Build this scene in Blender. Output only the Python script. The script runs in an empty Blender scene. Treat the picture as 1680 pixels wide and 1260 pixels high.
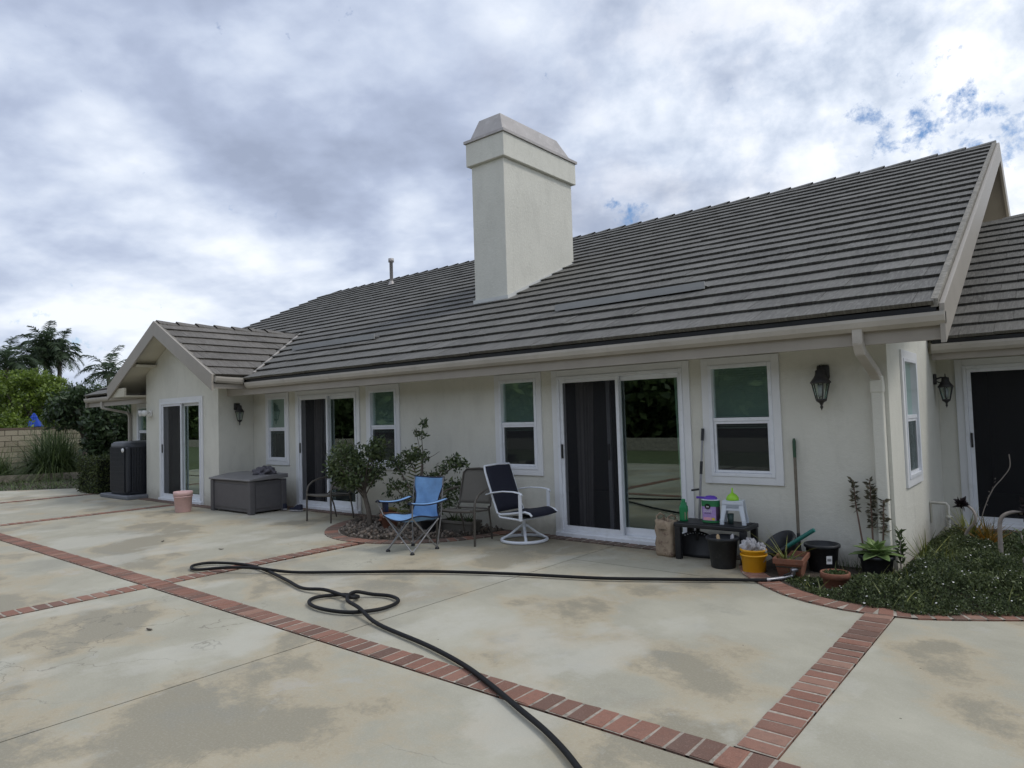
import bpy, bmesh, math, random
import numpy as np
from mathutils import Vector, Matrix, Euler
R = math.radians
random.seed(7); rng = np.random.default_rng(7)
S = bpy.context.scene
COL = S.collection

# ------------------------------------------------------------------ camera
cam_d = bpy.data.cameras.new('camera'); cam = bpy.data.objects.new('camera', cam_d); COL.objects.link(cam)
yaw, pit, rol = R(-39.4459), R(2.6053), R(-1.7407)
fw = Vector((math.sin(yaw)*math.cos(pit), math.cos(yaw)*math.cos(pit), math.sin(pit)))
rt = Vector((math.cos(yaw), -math.sin(yaw), 0)); up = rt.cross(fw)
r2 = rt*math.cos(rol) + up*math.sin(rol); u2 = -rt*math.sin(rol) + up*math.cos(rol)
M = Matrix((r2, u2, -fw)).transposed().to_4x4(); M.translation = Vector((0, -7.214, 1.574))
cam.matrix_world = M
cam_d.sensor_width = 36; cam_d.lens = 1119.8/1680*36; cam_d.clip_start = .05; cam_d.clip_end = 2000
S.camera = cam
CAM = Vector((0, -7.214, 1.574))

# ------------------------------------------------------------------ world, sun, exposure
SUN_EL, SUN_AZ = R(52), R(68)          # azimuth from +Y towards +X
w = bpy.data.worlds.new("World"); S.world = w; w.use_nodes = True
nt = w.node_tree; nt.nodes.clear()
def N(t, **k):
    n = nt.nodes.new(t)
    for a, b in k.items(): setattr(n, a, b)
    return n
def L(a, b): nt.links.new(a, b)
def MA(op, a, b=None, c=None, clamp=False):
    n = nt.nodes.new('ShaderNodeMath'); n.operation = op; n.use_clamp = clamp
    for i, v in enumerate((a, b, c)):
        if v is None: continue
        if isinstance(v, (int, float)): n.inputs[i].default_value = v
        else: nt.links.new(v, n.inputs[i])
    return n.outputs[0]
def MIXC(f, a, b, mode='MIX'):
    n = nt.nodes.new('ShaderNodeMix'); n.data_type = 'RGBA'; n.blend_type = mode
    for i, v in ((0, f), (6, a), (7, b)):
        if isinstance(v, (int, float)): n.inputs[i].default_value = v
        elif isinstance(v, tuple): n.inputs[i].default_value = (*v, 1)
        else: nt.links.new(v, n.inputs[i])
    return n.outputs[2]
def RAMP(f, stops):
    n = nt.nodes.new('ShaderNodeValToRGB'); e = n.color_ramp.elements
    while len(e) < len(stops): e.new(.5)
    for x, (p, c) in zip(e, stops):
        x.position = p; x.color = (*c, 1) if isinstance(c, tuple) else (c, c, c, 1)
    nt.links.new(f, n.inputs[0]); return n.outputs[0]
def NOISE(vec, scale, detail=4, rough=.5, dist=0, dim='3D'):
    n = nt.nodes.new('ShaderNodeTexNoise'); n.noise_dimensions = dim
    n.inputs['Scale'].default_value = scale; n.inputs['Detail'].default_value = detail
    n.inputs['Roughness'].default_value = rough; n.inputs['Distortion'].default_value = dist
    if vec is not None: nt.links.new(vec, n.inputs['Vector'])
    return n.outputs[0]
sky = N('ShaderNodeTexSky', sky_type='NISHITA', sun_disc=False)
sky.sun_elevation = SUN_EL; sky.sun_rotation = SUN_AZ
tc = N('ShaderNodeTexCoord'); sx = N('ShaderNodeSeparateXYZ'); L(tc.outputs['Generated'], sx.inputs[0])
zz = MA('ADD', MA('MAXIMUM', sx.outputs[2], 0), .30)
cx = N('ShaderNodeCombineXYZ'); L(MA('DIVIDE', sx.outputs[0], zz), cx.inputs[0]); L(MA('DIVIDE', sx.outputs[1], zz), cx.inputs[1])
cv = cx.outputs[0]
vr = N('ShaderNodeVectorRotate', rotation_type='Z_AXIS'); vr.inputs['Angle'].default_value = R(62); L(cv, vr.inputs['Vector'])
vm = N('ShaderNodeMapping'); L(vr.outputs[0], vm.inputs[0]); vm.inputs['Scale'].default_value = (1.0, .85, 1); vm.inputs['Location'].default_value = (3.3, 1.15, 0)
big = NOISE(vm.outputs[0], .95, 2, .45, .3)
mid = NOISE(vm.outputs[0], 2.4, 4, .5, .2)
puf = NOISE(vm.outputs[0], 5.2, 9, .55, .1)
v = MA('ADD', MA('ADD', MA('MULTIPLY', big, .48), MA('MULTIPLY', mid, .50)), MA('MULTIPLY', puf, .30))
cloud = RAMP(v, [(.52, (.30, .35, .47)), (.59, (.385, .445, .585)), (.64, (.49, .555, .69)), (.70, (.63, .69, .80)), (.77, (.82, .86, .93))])
# brighter cloud towards the side where the sun stands behind the cover
sd = (math.sin(R(40))*math.cos(R(10)), math.cos(R(40))*math.cos(R(10)), math.sin(R(10)))
dt = N('ShaderNodeVectorMath', operation='DOT_PRODUCT'); L(tc.outputs['Generated'], dt.inputs[0]); dt.inputs[1].default_value = sd
glow = MA('MULTIPLY', MA('SUBTRACT', dt.outputs['Value'], .17), 2.1, clamp=True)
glow = MA('MULTIPLY', glow, MA('MULTIPLY', MA('SUBTRACT', v, .40), 5.0, clamp=True))
crisp = NOISE(tc.outputs['Generated'], 15, 10, .58, .1)
white = RAMP(MA('ADD', MA('MULTIPLY', puf, .45), MA('MULTIPLY', crisp, .55)), [(.38, (.46, .53, .65)), (.48, (.66, .72, .82)), (.56, (.86, .89, .94)), (.66, (.98, .98, 1.0))])
cloud = MIXC(MA('MULTIPLY', glow, .9, clamp=True), cloud, white)
# paler, flatter cover near the horizon
hz = MA('POWER', MA('SUBTRACT', 1.0, MA('MAXIMUM', sx.outputs[2], 0), clamp=True), 11)
cloud = MIXC(MA('MULTIPLY', hz, .55, clamp=True), cloud, (.60, .665, .76))
# breaks in the cover: ragged openings low on the sunny side
def lobe(az, el, k):
    d = N('ShaderNodeVectorMath', operation='DOT_PRODUCT'); L(tc.outputs['Generated'], d.inputs[0])
    d.inputs[1].default_value = (math.sin(az)*math.cos(el), math.cos(az)*math.cos(el), math.sin(el))
    return MA('POWER', MA('MAXIMUM', d.outputs['Value'], 0), k)
lob = MA('ADD', MA('ADD', lobe(R(-8), R(19.5), 300), MA('MULTIPLY', lobe(R(-28), R(15), 900), 1.15)), MA('ADD', MA('MULTIPLY', lobe(R(-2), R(17), 500), .7), MA('MULTIPLY', lobe(R(-73), R(5), 900), .7)))
br = NOISE(tc.outputs['Generated'], 26, 9, .66, .1)
gap = MA('MULTIPLY', MA('SUBTRACT', MA('ADD', br, MA('MULTIPLY', lob, .19)), .665), 7.0, clamp=True)
cl10 = N('ShaderNodeVectorMath', operation='SCALE'); L(cloud, cl10.inputs[0]); cl10.inputs['Scale'].default_value = 10
blue = N('ShaderNodeVectorMath', operation='MULTIPLY'); L(sky.outputs[0], blue.inputs[0]); blue.inputs[1].default_value = (.80, .95, 1.12)
skc = MIXC(gap, cl10.outputs[0], blue.outputs[0])
bg = N('ShaderNodeBackground'); L(skc, bg.inputs[0]); bg.inputs[1].default_value = .1
wo = N('ShaderNodeOutputWorld'); L(bg.outputs[0], wo.inputs[0])

sl = bpy.data.lights.new('sun', 'SUN'); so = bpy.data.objects.new('sun', sl); COL.objects.link(so)
sl.energy = 1.0; sl.angle = R(14); sl.color = (1, .95, .88)
so.rotation_euler = Vector((math.sin(SUN_AZ)*math.cos(SUN_EL), math.cos(SUN_AZ)*math.cos(SUN_EL), math.sin(SUN_EL))).to_track_quat('Z', 'Y').to_euler()
S.view_settings.view_transform = 'Standard'; S.view_settings.look = 'None'; S.view_settings.gamma = 1
S.view_settings.use_curve_mapping = False; S.view_settings.exposure = 0.28
S.render.engine = 'CYCLES'

# ------------------------------------------------------------------ materials
def newmat(name):
    global nt
    m = bpy.data.materials.new(name); m.use_nodes = True; nt = m.node_tree
    b = nt.nodes['Principled BSDF']; return m, b
def wpos():
    return nt.nodes.new('ShaderNodeNewGeometry').outputs['Position']
def scaled(vec, s):
    n = nt.nodes.new('ShaderNodeMapping'); nt.links.new(vec, n.inputs[0]); n.inputs['Scale'].default_value = s; return n.outputs[0]
def bump(b, h, strength, dist=.01):
    n = nt.nodes.new('ShaderNodeBump'); n.inputs['Strength'].default_value = strength; n.inputs['Distance'].default_value = dist
    nt.links.new(h, n.inputs['Height']); nt.links.new(n.outputs[0], b.inputs['Normal'])
def objco():
    return nt.nodes.new('ShaderNodeTexCoord').outputs['Object']
def pm(name, c, rough=.6, var=.2, scale=6, bs=0, bscale=80, metal=0, dirt=None, spec=.5):
    m, b = newmat(name); p = objco()
    n1 = NOISE(p, scale, 6, .6)
    d = tuple(x*(1-var) for x in c); l = tuple(min(1, x*(1+var)) for x in c)
    col = RAMP(n1, [(.3, d), (.7, l)])
    if dirt:
        n2 = NOISE(p, scale*2.7, 8, .7)
        col = MIXC(MA('MULTIPLY', MA('SUBTRACT', n2, .52), 5, clamp=True), col, dirt)
    L2 = nt.links.new; L2(col, b.inputs['Base Color'])
    L2(MA('MULTIPLY_ADD', n1, .2, rough-.1, clamp=True), b.inputs['Roughness'])
    b.inputs['Metallic'].default_value = metal; b.inputs['Specular IOR Level'].default_value = spec
    if bs: bump(b, NOISE(p, bscale, 4, .6), bs)
    return m
def leafmat(name, dark, light, rough=.5, trans=.25):
    m, b = newmat(name)
    g = nt.nodes.new('ShaderNodeNewGeometry')
    col = RAMP(g.outputs['Random Per Island'], [(0, dark), (.75, light), (1, tuple(min(1, x*1.35) for x in light))])
    nt.links.new(col, b.inputs['Base Color']); b.inputs['Roughness'].default_value = rough
    tr = nt.nodes.new('ShaderNodeBsdfTranslucent'); nt.links.new(col, tr.inputs[0])
    mx = nt.nodes.new('ShaderNodeMixShader'); mx.inputs[0].default_value = trans
    nt.links.new(b.outputs[0], mx.inputs[1]); nt.links.new(tr.outputs[0], mx.inputs[2])
    nt.links.new(mx.outputs[0], nt.nodes['Material Output'].inputs[0]); return m
MT = {}
# stucco
def stucco(name, c):
    m, b = newmat(name); p = wpos()
    n1 = NOISE(p, .9, 5, .6); n2 = NOISE(p, 7, 6, .65); n3 = NOISE(scaled(p, (3, 3, 1.1)), 1.6, 8, .68, .3)
    col = RAMP(n1, [(.3, tuple(x*.93 for x in c)), (.7, tuple(min(1, x*1.05) for x in c))])
    col = MIXC(MA('MULTIPLY', MA('SUBTRACT', n3, .50), 2.4, clamp=True), col, tuple(x*.82 for x in c))
    sp = nt.nodes.new('ShaderNodeSeparateXYZ'); nt.links.new(p, sp.inputs[0])
    low = MA('MULTIPLY', MA('SUBTRACT', MA('MULTIPLY_ADD', n2, .5, .05), sp.outputs[2]), 4, clamp=True)
    col = MIXC(MA('MULTIPLY', low, .45), col, (.30, .27, .22))
    nt.links.new(col, b.inputs['Base Color']); b.inputs['Roughness'].default_value = .9; b.inputs['Specular IOR Level'].default_value = .2
    bump(b, MA('ADD', NOISE(p, 130, 4, .6), MA('MULTIPLY', NOISE(p, 22, 4, .6), 1.4)), .6, .007)
    return m
MT['stucco'] = stucco('stucco', (.68, .67, .60))
MT['white'] = pm('white_vinyl', (.76, .78, .82), .35, .04, 4, dirt=(.66, .68, .70))
MT['trim'] = pm('painted_trim', (.72, .73, .74), .5, .05, 3)
MT['taupe'] = pm('taupe_paint', (.325, .295, .255), .5, .08, 3, .05, 60)
MT['edge'] = pm('dirty_edge', (.22, .205, .175), .85, .35, 14, .5, 40, dirt=(.10, .095, .075))
MT['gutter'] = pm('gutter_paint', (.44, .41, .365), .4, .08, 2, dirt=(.38, .35, .31))
MT['soffit'] = pm('soffit_paint', (.52, .49, .40), .7, .06, 3)
MT['dark_metal'] = pm('dark_bronze', (.03, .028, .027), .5, .3, 20, .1, 100)
MT['black'] = pm('black_plastic', (.014, .015, .018), .45, .25, 9)
MT['blackpot'] = pm('black_nursery_plastic', (.020, .022, .026), .5, .3, 12, dirt=(.05, .05, .048))
MT['grey_plastic'] = pm('grey_resin', (.105, .10, .105), .55, .1, 10, .1, 200)
MT['grey_lid'] = pm('grey_resin_lid', (.19, .185, .19), .5, .1, 6)
MT['cloth_grey'] = pm('grey_cloth', (.10, .095, .11), .9, .3, 20)
MT['brown_metal'] = pm('brown_powder_coat', (.085, .075, .062), .45, .1, 20)
MT['brown_mesh'] = pm('brown_sling', (.14, .13, .112), .8, .06, 30, .3, 900)
MT['navy_mesh'] = pm('navy_sling', (.012, .014, .03), .75, .1, 30, .3, 900)
MT['chair_white'] = pm('white_powder_coat', (.74, .77, .82), .35, .05, 10)
MT['steel'] = pm('grey_steel', (.28, .28, .29), .35, .1, 20, metal=.6)
MT['blue'] = pm('blue_polyester', (.17, .33, .58), .75, .14, 7, 1.0, 11)
MT['navy'] = pm('navy_piping', (.01, .013, .035), .7, .1, 10)
MT['terracotta'] = pm('terracotta', (.21, .085, .05), .8, .2, 14, .2, 60, dirt=(.20, .12, .085))
MT['pinkplastic'] = pm('pink_plastic', (.70, .47, .46), .5, .06, 10, dirt=(.76, .55, .53))
MT['yellow'] = pm('yellow_plastic', (.72, .36, .01), .4, .05, 8)
MT['green_plastic'] = pm('green_plastic', (.01, .20, .07), .35, .08, 8)
MT['teal_plastic'] = pm('teal_plastic', (.01, .13, .11), .4, .1, 8)
MT['lime'] = pm('lime_plastic', (.28, .58, .03), .35, .05, 8)
MT['purple'] = pm('purple_plastic', (.10, .04, .38), .4, .05, 8)
MT['lavender'] = pm('lavender_label', (.38, .26, .56), .5, .1, 30)
MT['darkpurple'] = pm('dark_label', (.06, .03, .07), .5, .3, 30)
MT['labelgreen'] = pm('green_label', (.02, .17, .06), .5, .05, 10)
MT['paper_white'] = pm('white_print', (.8, .8, .8), .6, .03, 10)
MT['pinkprint'] = pm('pink_print', (.7, .35, .42), .6, .15, 60)
MT['yellowprint'] = pm('yellow_print', (.75, .55, .05), .6, .1, 60)
MT['stool_white'] = pm('white_stool_plastic', (.60, .65, .72), .45, .03, 8)
MT['darkfill'] = pm('dark_teal_plastic', (.05, .09, .085), .5, .1, 8)
MT['rubber'] = pm('hose_rubber', (.007, .007, .008), .62, .3, 30, dirt=(.018, .0175, .016), spec=.3)
MT['wood'] = pm('grey_wood', (.15, .13, .10), .75, .25, 14)
MT['woodhandle'] = pm('pale_wood', (.5, .36, .2), .6, .15, 30)
MT['bark'] = pm('bark', (.13, .11, .09), .9, .3, 20, .5, 60)
MT['palmbark'] = pm('palm_bark', (.20, .175, .15), .9, .25, 4, .5, 20)
MT['soil'] = pm('soil', (.06, .048, .036), .95, .35, 20, .8, 40)
MT['gravelsoil'] = pm('potting_mix', (.20, .17, .14), .95, .5, 60, .8, 120)
MT['rag'] = pm('grey_rag', (.42, .41, .42), .9, .35, 18, dirt=(.12, .12, .14))
MT['pad'] = pm('pad_grey', (.16, .17, .19), .6, .1, 8)
MT['ac'] = pm('ac_paint', (.026, .029, .037), .45, .12, 6)
MT['ac_top'] = pm('ac_top_paint', (.08, .085, .09), .4, .12, 6)
MT['umbblue'] = pm('blue_canvas', (.01, .06, .42), .7, .15, 6)
MT['cap_metal'] = pm('chimney_cap_metal', (.40, .375, .36), .5, .12, 3, dirt=(.50, .475, .46), metal=.2)
MT['strip_metal'] = pm('strip_metal', (.34, .34, .33), .5, .08, 4)
MT['flash'] = pm('painted_flashing', (.60, .61, .59), .6, .06, 4)
MT['curtain'] = pm('curtain', (.20, .19, .19), .9, .1, 4)
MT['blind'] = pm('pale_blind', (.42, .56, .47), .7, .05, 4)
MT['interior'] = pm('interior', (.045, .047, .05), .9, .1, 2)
MT['pvc'] = pm('pvc_pipe', (.50, .49, .44), .5, .1, 12, dirt=(.36, .34, .29))
MT['succstem'] = pm('pale_stem', (.33, .29, .26), .8, .2, 30)
MT['drystem'] = pm('dry_stem', (.17, .11, .085), .8, .25, 30)
MT['chrome'] = pm('chrome', (.33, .33, .35), .35, .2, 30, metal=.8)
MT['bagpaper'] = pm('bag_paper', (.36, .28, .20), .85, .3, 5, .8, 26, dirt=(.11, .05, .045))
MT['lamp_glass'] = pm('seeded_glass', (.45, .46, .47), .2, .2, 40)
MT['flower'] = pm('petal_white', (.85, .83, .82), .6, .05, 10)
MT['hillgreen'] = pm('hill_green', (.045, .065, .028), .9, .5, .4, .5, 2)
MT['steponmix'] = pm('dry_grass', (.10, .12, .05), .95, .4, 3, .6, 30)
MT['cardwhite'] = pm('floodlight_white', (.72, .72, .70), .4, .05, 8)
MT['navyglass'] = MT['black']
def rocks_mat():
    m, b = newmat('rock'); g = nt.nodes.new('ShaderNodeNewGeometry')
    col = RAMP(g.outputs['Random Per Island'], [(0, (.07, .06, .05)), (.4, (.14, .12, .10)), (.75, (.20, .155, .12)), (1, (.27, .24, .21))])
    nt.links.new(col, b.inputs['Base Color']); b.inputs['Roughness'].default_value = .85; bump(b, NOISE(wpos(), 60, 5), .4); return m
MT['rock'] = rocks_mat()
def brickmat(name='brick', brown=0):
    m, b = newmat(name); oi = nt.nodes.new('ShaderNodeObjectInfo'); p = wpos()
    if brown: st = [(0, (.10, .075, .06)), (.5, (.15, .10, .08)), (1, (.19, .125, .10))]
    else: st = [(0, (.145, .085, .064)), (.2, (.19, .10, .072)), (.5, (.245, .118, .082)), (.8, (.285, .14, .098)), (1, (.31, .18, .13))]
    col = RAMP(oi.outputs['Random'], st)
    n1 = NOISE(p, 24, 8, .7); n2 = NOISE(p, 110, 5, .65); n3 = NOISE(p, 1.7, 5, .6)
    col = MIXC(MA('MULTIPLY', MA('SUBTRACT', n1, .50), 4.5, clamp=True), col, MIXC(.5, col, (.14, .09, .07)))
    col = MIXC(MA('MULTIPLY', MA('SUBTRACT', n2, .55), 5, clamp=True), col, MIXC(.45, col, (.45, .30, .23)))
    col = MIXC(MA('MULTIPLY', MA('SUBTRACT', n3, .50), 2.2, clamp=True), col, MIXC(.35, col, (.28, .22, .18)))
    nt.links.new(col, b.inputs['Base Color']); b.inputs['Roughness'].default_value = .85
    bump(b, MA('ADD', n2, n1), .6, .006); return m
MT['brick'] = brickmat(); MT['brickbrown'] = brickmat('weathered_brick', 1)
MT['mortar'] = pm('mortar', (.37, .325, .27), .95, .35, 9, .5, 90, dirt=(.10, .095, .07))
def concrete():
    m, b = newmat('concrete'); p = wpos()
    st = nt.nodes.new('ShaderNodeVectorRotate'); st.rotation_type = 'Z_AXIS'; st.inputs['Angle'].default_value = R(28); nt.links.new(p, st.inputs['Vector'])
    ps = scaled(st.outputs[0], (.85, 1.1, 1))
    big_ = NOISE(ps, .42, 12, .66, .1); med = NOISE(ps, .95, 14, .70, .15); sm = NOISE(p, 5.5, 10, .72, .3); gr = NOISE(p, 75, 5, .7); gr2 = NOISE(p, 260, 3, .7)
    grey = (.37, .35, .275); pale = (.45, .428, .34); tan = (.44, .368, .25); olive = (.265, .245, .185)
    col = RAMP(big_, [(.38, pale), (.50, grey), (.62, pale)])
    edge = MA('ADD', MA('MULTIPLY', MA('SUBTRACT', sm, .5), .17), MA('MULTIPLY', MA('SUBTRACT', NOISE(p, 26, 6, .7), .5), .12))
    m1 = MA('ADD', NOISE(ps, .80, 4, .5, .1), edge)
    col = MIXC(MA('MULTIPLY', MA('MULTIPLY', MA('SUBTRACT', m1, .475), 12, clamp=True), .80), col, tan)
    f2 = MA('MULTIPLY', MA('SUBTRACT', m1, .545), 20, clamp=True)
    col = MIXC(MA('MULTIPLY', f2, .80), col, olive)
    m3 = MA('ADD', NOISE(scaled(p, (.9, 1.3, 1)), .63, 4, .5, .1), edge)
    col = MIXC(MA('MULTIPLY', MA('MULTIPLY', MA('SUBTRACT', m3, .565), 15, clamp=True), .42), col, (.27, .265, .225))
    m4 = MA('ADD', NOISE(scaled(p, (1.2, .8, 1)), .9, 5, .55, .1), edge)
    col = MIXC(MA('MULTIPLY', MA('MULTIPLY', MA('SUBTRACT', m4, .545), 12, clamp=True), .55), col, (.515, .50, .43))
    cr = nt.nodes.new('ShaderNodeTexVoronoi'); cr.feature = 'DISTANCE_TO_EDGE'; cr.inputs['Scale'].default_value = .33
    wv = nt.nodes.new('ShaderNodeVectorMath'); wv.operation = 'ADD'; nt.links.new(p, wv.inputs[0]); nz = nt.nodes.new('ShaderNodeTexNoise'); nz.inputs['Scale'].default_value = 2.2; nz.inputs['Detail'].default_value = 8; nt.links.new(p, nz.inputs['Vector']); wz = nt.nodes.new('ShaderNodeVectorMath'); wz.operation = 'SCALE'; wz.inputs['Scale'].default_value = .5; nt.links.new(nz.outputs['Color'], wz.inputs[0]); nt.links.new(wz.outputs[0], wv.inputs[1]); nt.links.new(wv.outputs[0], cr.inputs['Vector'])
    crk = MA('MULTIPLY', MA('LESS_THAN', cr.outputs['Distance'], .0011), MA('MULTIPLY', MA('SUBTRACT', NOISE(p, .5, 2), .50), 9, clamp=True))
    col = MIXC(MA('MULTIPLY', crk, .4), col, (.12, .11, .09))
    f3 = MA('MULTIPLY', MA('SUBTRACT', NOISE(p, 1.9, 12, .75, .7), .58), 12, clamp=True)
    col = MIXC(MA('MULTIPLY', f3, .35), col, (.47, .46, .43))
    # dirt gathered along the foot of the wall
    sp = nt.nodes.new('ShaderNodeSeparateXYZ'); nt.links.new(p, sp.inputs[0])
    wy = MA('MULTIPLY', MA('ADD', MA('ADD', sp.outputs[1], .75), MA('MULTIPLY', MA('SUBTRACT', sm, .5), 1.5)), 2.2, clamp=True)
    col = MIXC(MA('MULTIPLY', wy, .5), col, (.20, .165, .115))
    g3 = MIXC(MA('MULTIPLY', MA('SUBTRACT', gr, .5), 3.2, clamp=True), col, MIXC(.42, col, (.56, .53, .46)))
    g3 = MIXC(MA('MULTIPLY', MA('SUBTRACT', .44, gr2), 5, clamp=True), g3, MIXC(.5, g3, (.13, .12, .09)))
    sp2 = nt.nodes.new('ShaderNodeTexVoronoi'); sp2.inputs['Scale'].default_value = 2.6; nt.links.new(p, sp2.inputs['Vector'])
    g3 = MIXC(MA('MULTIPLY', MA('LESS_THAN', sp2.outputs['Distance'], .017), .7), g3, (.06, .05, .04))
    nt.links.new(g3, b.inputs['Base Color'])
    nt.links.new(MA('MULTIPLY_ADD', f2, -.15, .82), b.inputs['Roughness']); b.inputs['Specular IOR Level'].default_value = .35
    bump(b, MA('ADD', gr, MA('MULTIPLY', sm, 2.0)), .35, .004); return m
MT['concrete'] = concrete()
def tilemat(name, c, brown=False):
    m, b = newmat(name); p = wpos()
    at = nt.nodes.new('ShaderNodeAttribute'); at.attribute_name = 'tint'
    dk = tuple(x*.66 for x in c); lt = tuple(x*1.34 for x in c)
    col = RAMP(at.outputs['Fac'], [(0, dk), (.5, c), (1, lt)])
    stv = (26, 2.5, 2.5) if not brown else (2.5, 26, 2.5)
    n1 = NOISE(scaled(p, stv), 2.4, 6, .7); n2 = NOISE(p, .55, 6, .6); n3 = NOISE(p, 9, 8, .75)
    col = MIXC(MA('MULTIPLY', MA('SUBTRACT', n1, .47), 4.5, clamp=True), col, MIXC(.62, col, (.26, .255, .235)))
    col = MIXC(MA('MULTIPLY', MA('SUBTRACT', .45, n1), 5, clamp=True), col, MIXC(.5, col, (.04, .038, .034)))
    col = MIXC(MA('MULTIPLY', MA('SUBTRACT', n2, .52), 4, clamp=True), col, MIXC(.4, col, (.135, .13, .11)))
    col = MIXC(MA('MULTIPLY', MA('SUBTRACT', n3, .58), 6, clamp=True), col, MIXC(.45, col, (.25, .245, .22)))
    nt.links.new(col, b.inputs['Base Color']); b.inputs['Roughness'].default_value = .8; b.inputs['Specular IOR Level'].default_value = .45
    bump(b, MA('ADD', n1, NOISE(p, 60, 5, .7)), .7, .006); return m
MT['tile'] = tilemat('slate_concrete_tile', (.112, .108, .098))
MT['tileb'] = tilemat('slate_concrete_tile_cross', (.125, .113, .10), True)
def glassmat(name, tint, trans):
    m, b = newmat(name)
    nt.nodes.remove(b)
    g = nt.nodes.new('ShaderNodeBsdfGlossy'); g.inputs[0].default_value = (.85, 1, .93, 1); g.inputs[1].default_value = .012
    t = nt.nodes.new('ShaderNodeBsdfTransparent'); t.inputs[0].default_value = (*tint, 1)
    f = nt.nodes.new('ShaderNodeFresnel'); f.inputs[0].default_value = 1.6
    bmp = nt.nodes.new('ShaderNodeBump'); bmp.inputs['Strength'].default_value = .02
    nt.links.new(NOISE(wpos(), 1.3, 2), bmp.inputs['Height']); nt.links.new(bmp.outputs[0], g.inputs['Normal'])
    mx = nt.nodes.new('ShaderNodeMixShader'); gg = nt.nodes.new('ShaderNodeNewGeometry'); nt.links.new(MA('MULTIPLY', MA('MULTIPLY_ADD', f.outputs[0], 2.2, .09, clamp=True), MA('SUBTRACT', 1.0, gg.outputs['Backfacing'])), mx.inputs[0])
    nt.links.new(t.outputs[0], mx.inputs[1]); nt.links.new(g.outputs[0], mx.inputs[2])
    nt.links.new(mx.outputs[0], nt.nodes['Material Output'].inputs[0]); return m
MT['glass'] = glassmat('window_glass', (.90, .945, .925), 1)
def screenmat():
    m, b = newmat('insect_screen'); t = nt.nodes.new('ShaderNodeBsdfTransparent'); mx = nt.nodes.new('ShaderNodeMixShader'); mx.inputs[0].default_value = .5
    b.inputs['Base Color'].default_value = (.016, .017, .022, 1); b.inputs['Roughness'].default_value = .6
    nt.links.new(t.outputs[0], mx.inputs[1]); nt.links.new(b.outputs[0], mx.inputs[2]); nt.links.new(mx.outputs[0], nt.nodes['Material Output'].inputs[0]); return m
MT['screen'] = screenmat()
MT['leaf_citrus'] = leafmat('glossy_leaf', (.024, .048, .018), (.105, .14, .055), .38)
MT['leaf_ivy'] = leafmat('groundcover_leaf', (.018, .032, .012), (.10, .13, .05), .6)
MT['leaf_tip'] = leafmat('light_leaf_tip', (.05, .075, .025), (.13, .16, .06), .55)
MT['leaf_lawn'] = leafmat('lawn_tree_leaf', (.05, .085, .03), (.16, .21, .08), .5, .3)
MT['leaf_hedge'] = leafmat('hedge_leaf', (.016, .032, .010), (.085, .11, .030), .5)
MT['leaf_bright'] = leafmat('bright_leaf', (.055, .095, .015), (.17, .24, .035), .5, .35)
MT['leaf_dark'] = leafmat('dark_leaf', (.016, .034, .014), (.060, .095, .040), .4)
MT['leaf_mid'] = leafmat('mid_leaf', (.025, .045, .014), (.075, .11, .035), .5)
MT['grassy'] = leafmat('grass_blade', (.035, .060, .020), (.13, .18, .065), .45, .35)
MT['palmleaf'] = leafmat('palm_leaflet', (.022, .042, .022), (.070, .105, .052), .45)
MT['agave'] = leafmat('agave_leaf', (.14, .22, .07), (.22, .32, .11), .45)
MT['kalanchoe'] = leafmat('dull_succulent', (.055, .055, .035), (.13, .115, .075), .6)
MT['yellowgreen'] = leafmat('yellow_edge_leaf', (.05, .08, .02), (.26, .27, .07), .5)
MT['darksucc'] = leafmat('dark_rosette', (.012, .010, .013), (.035, .026, .03), .5)
MT['orange_leaf'] = leafmat('orange_leaf', (.12, .10, .02), (.34, .17, .025), .5)

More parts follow.
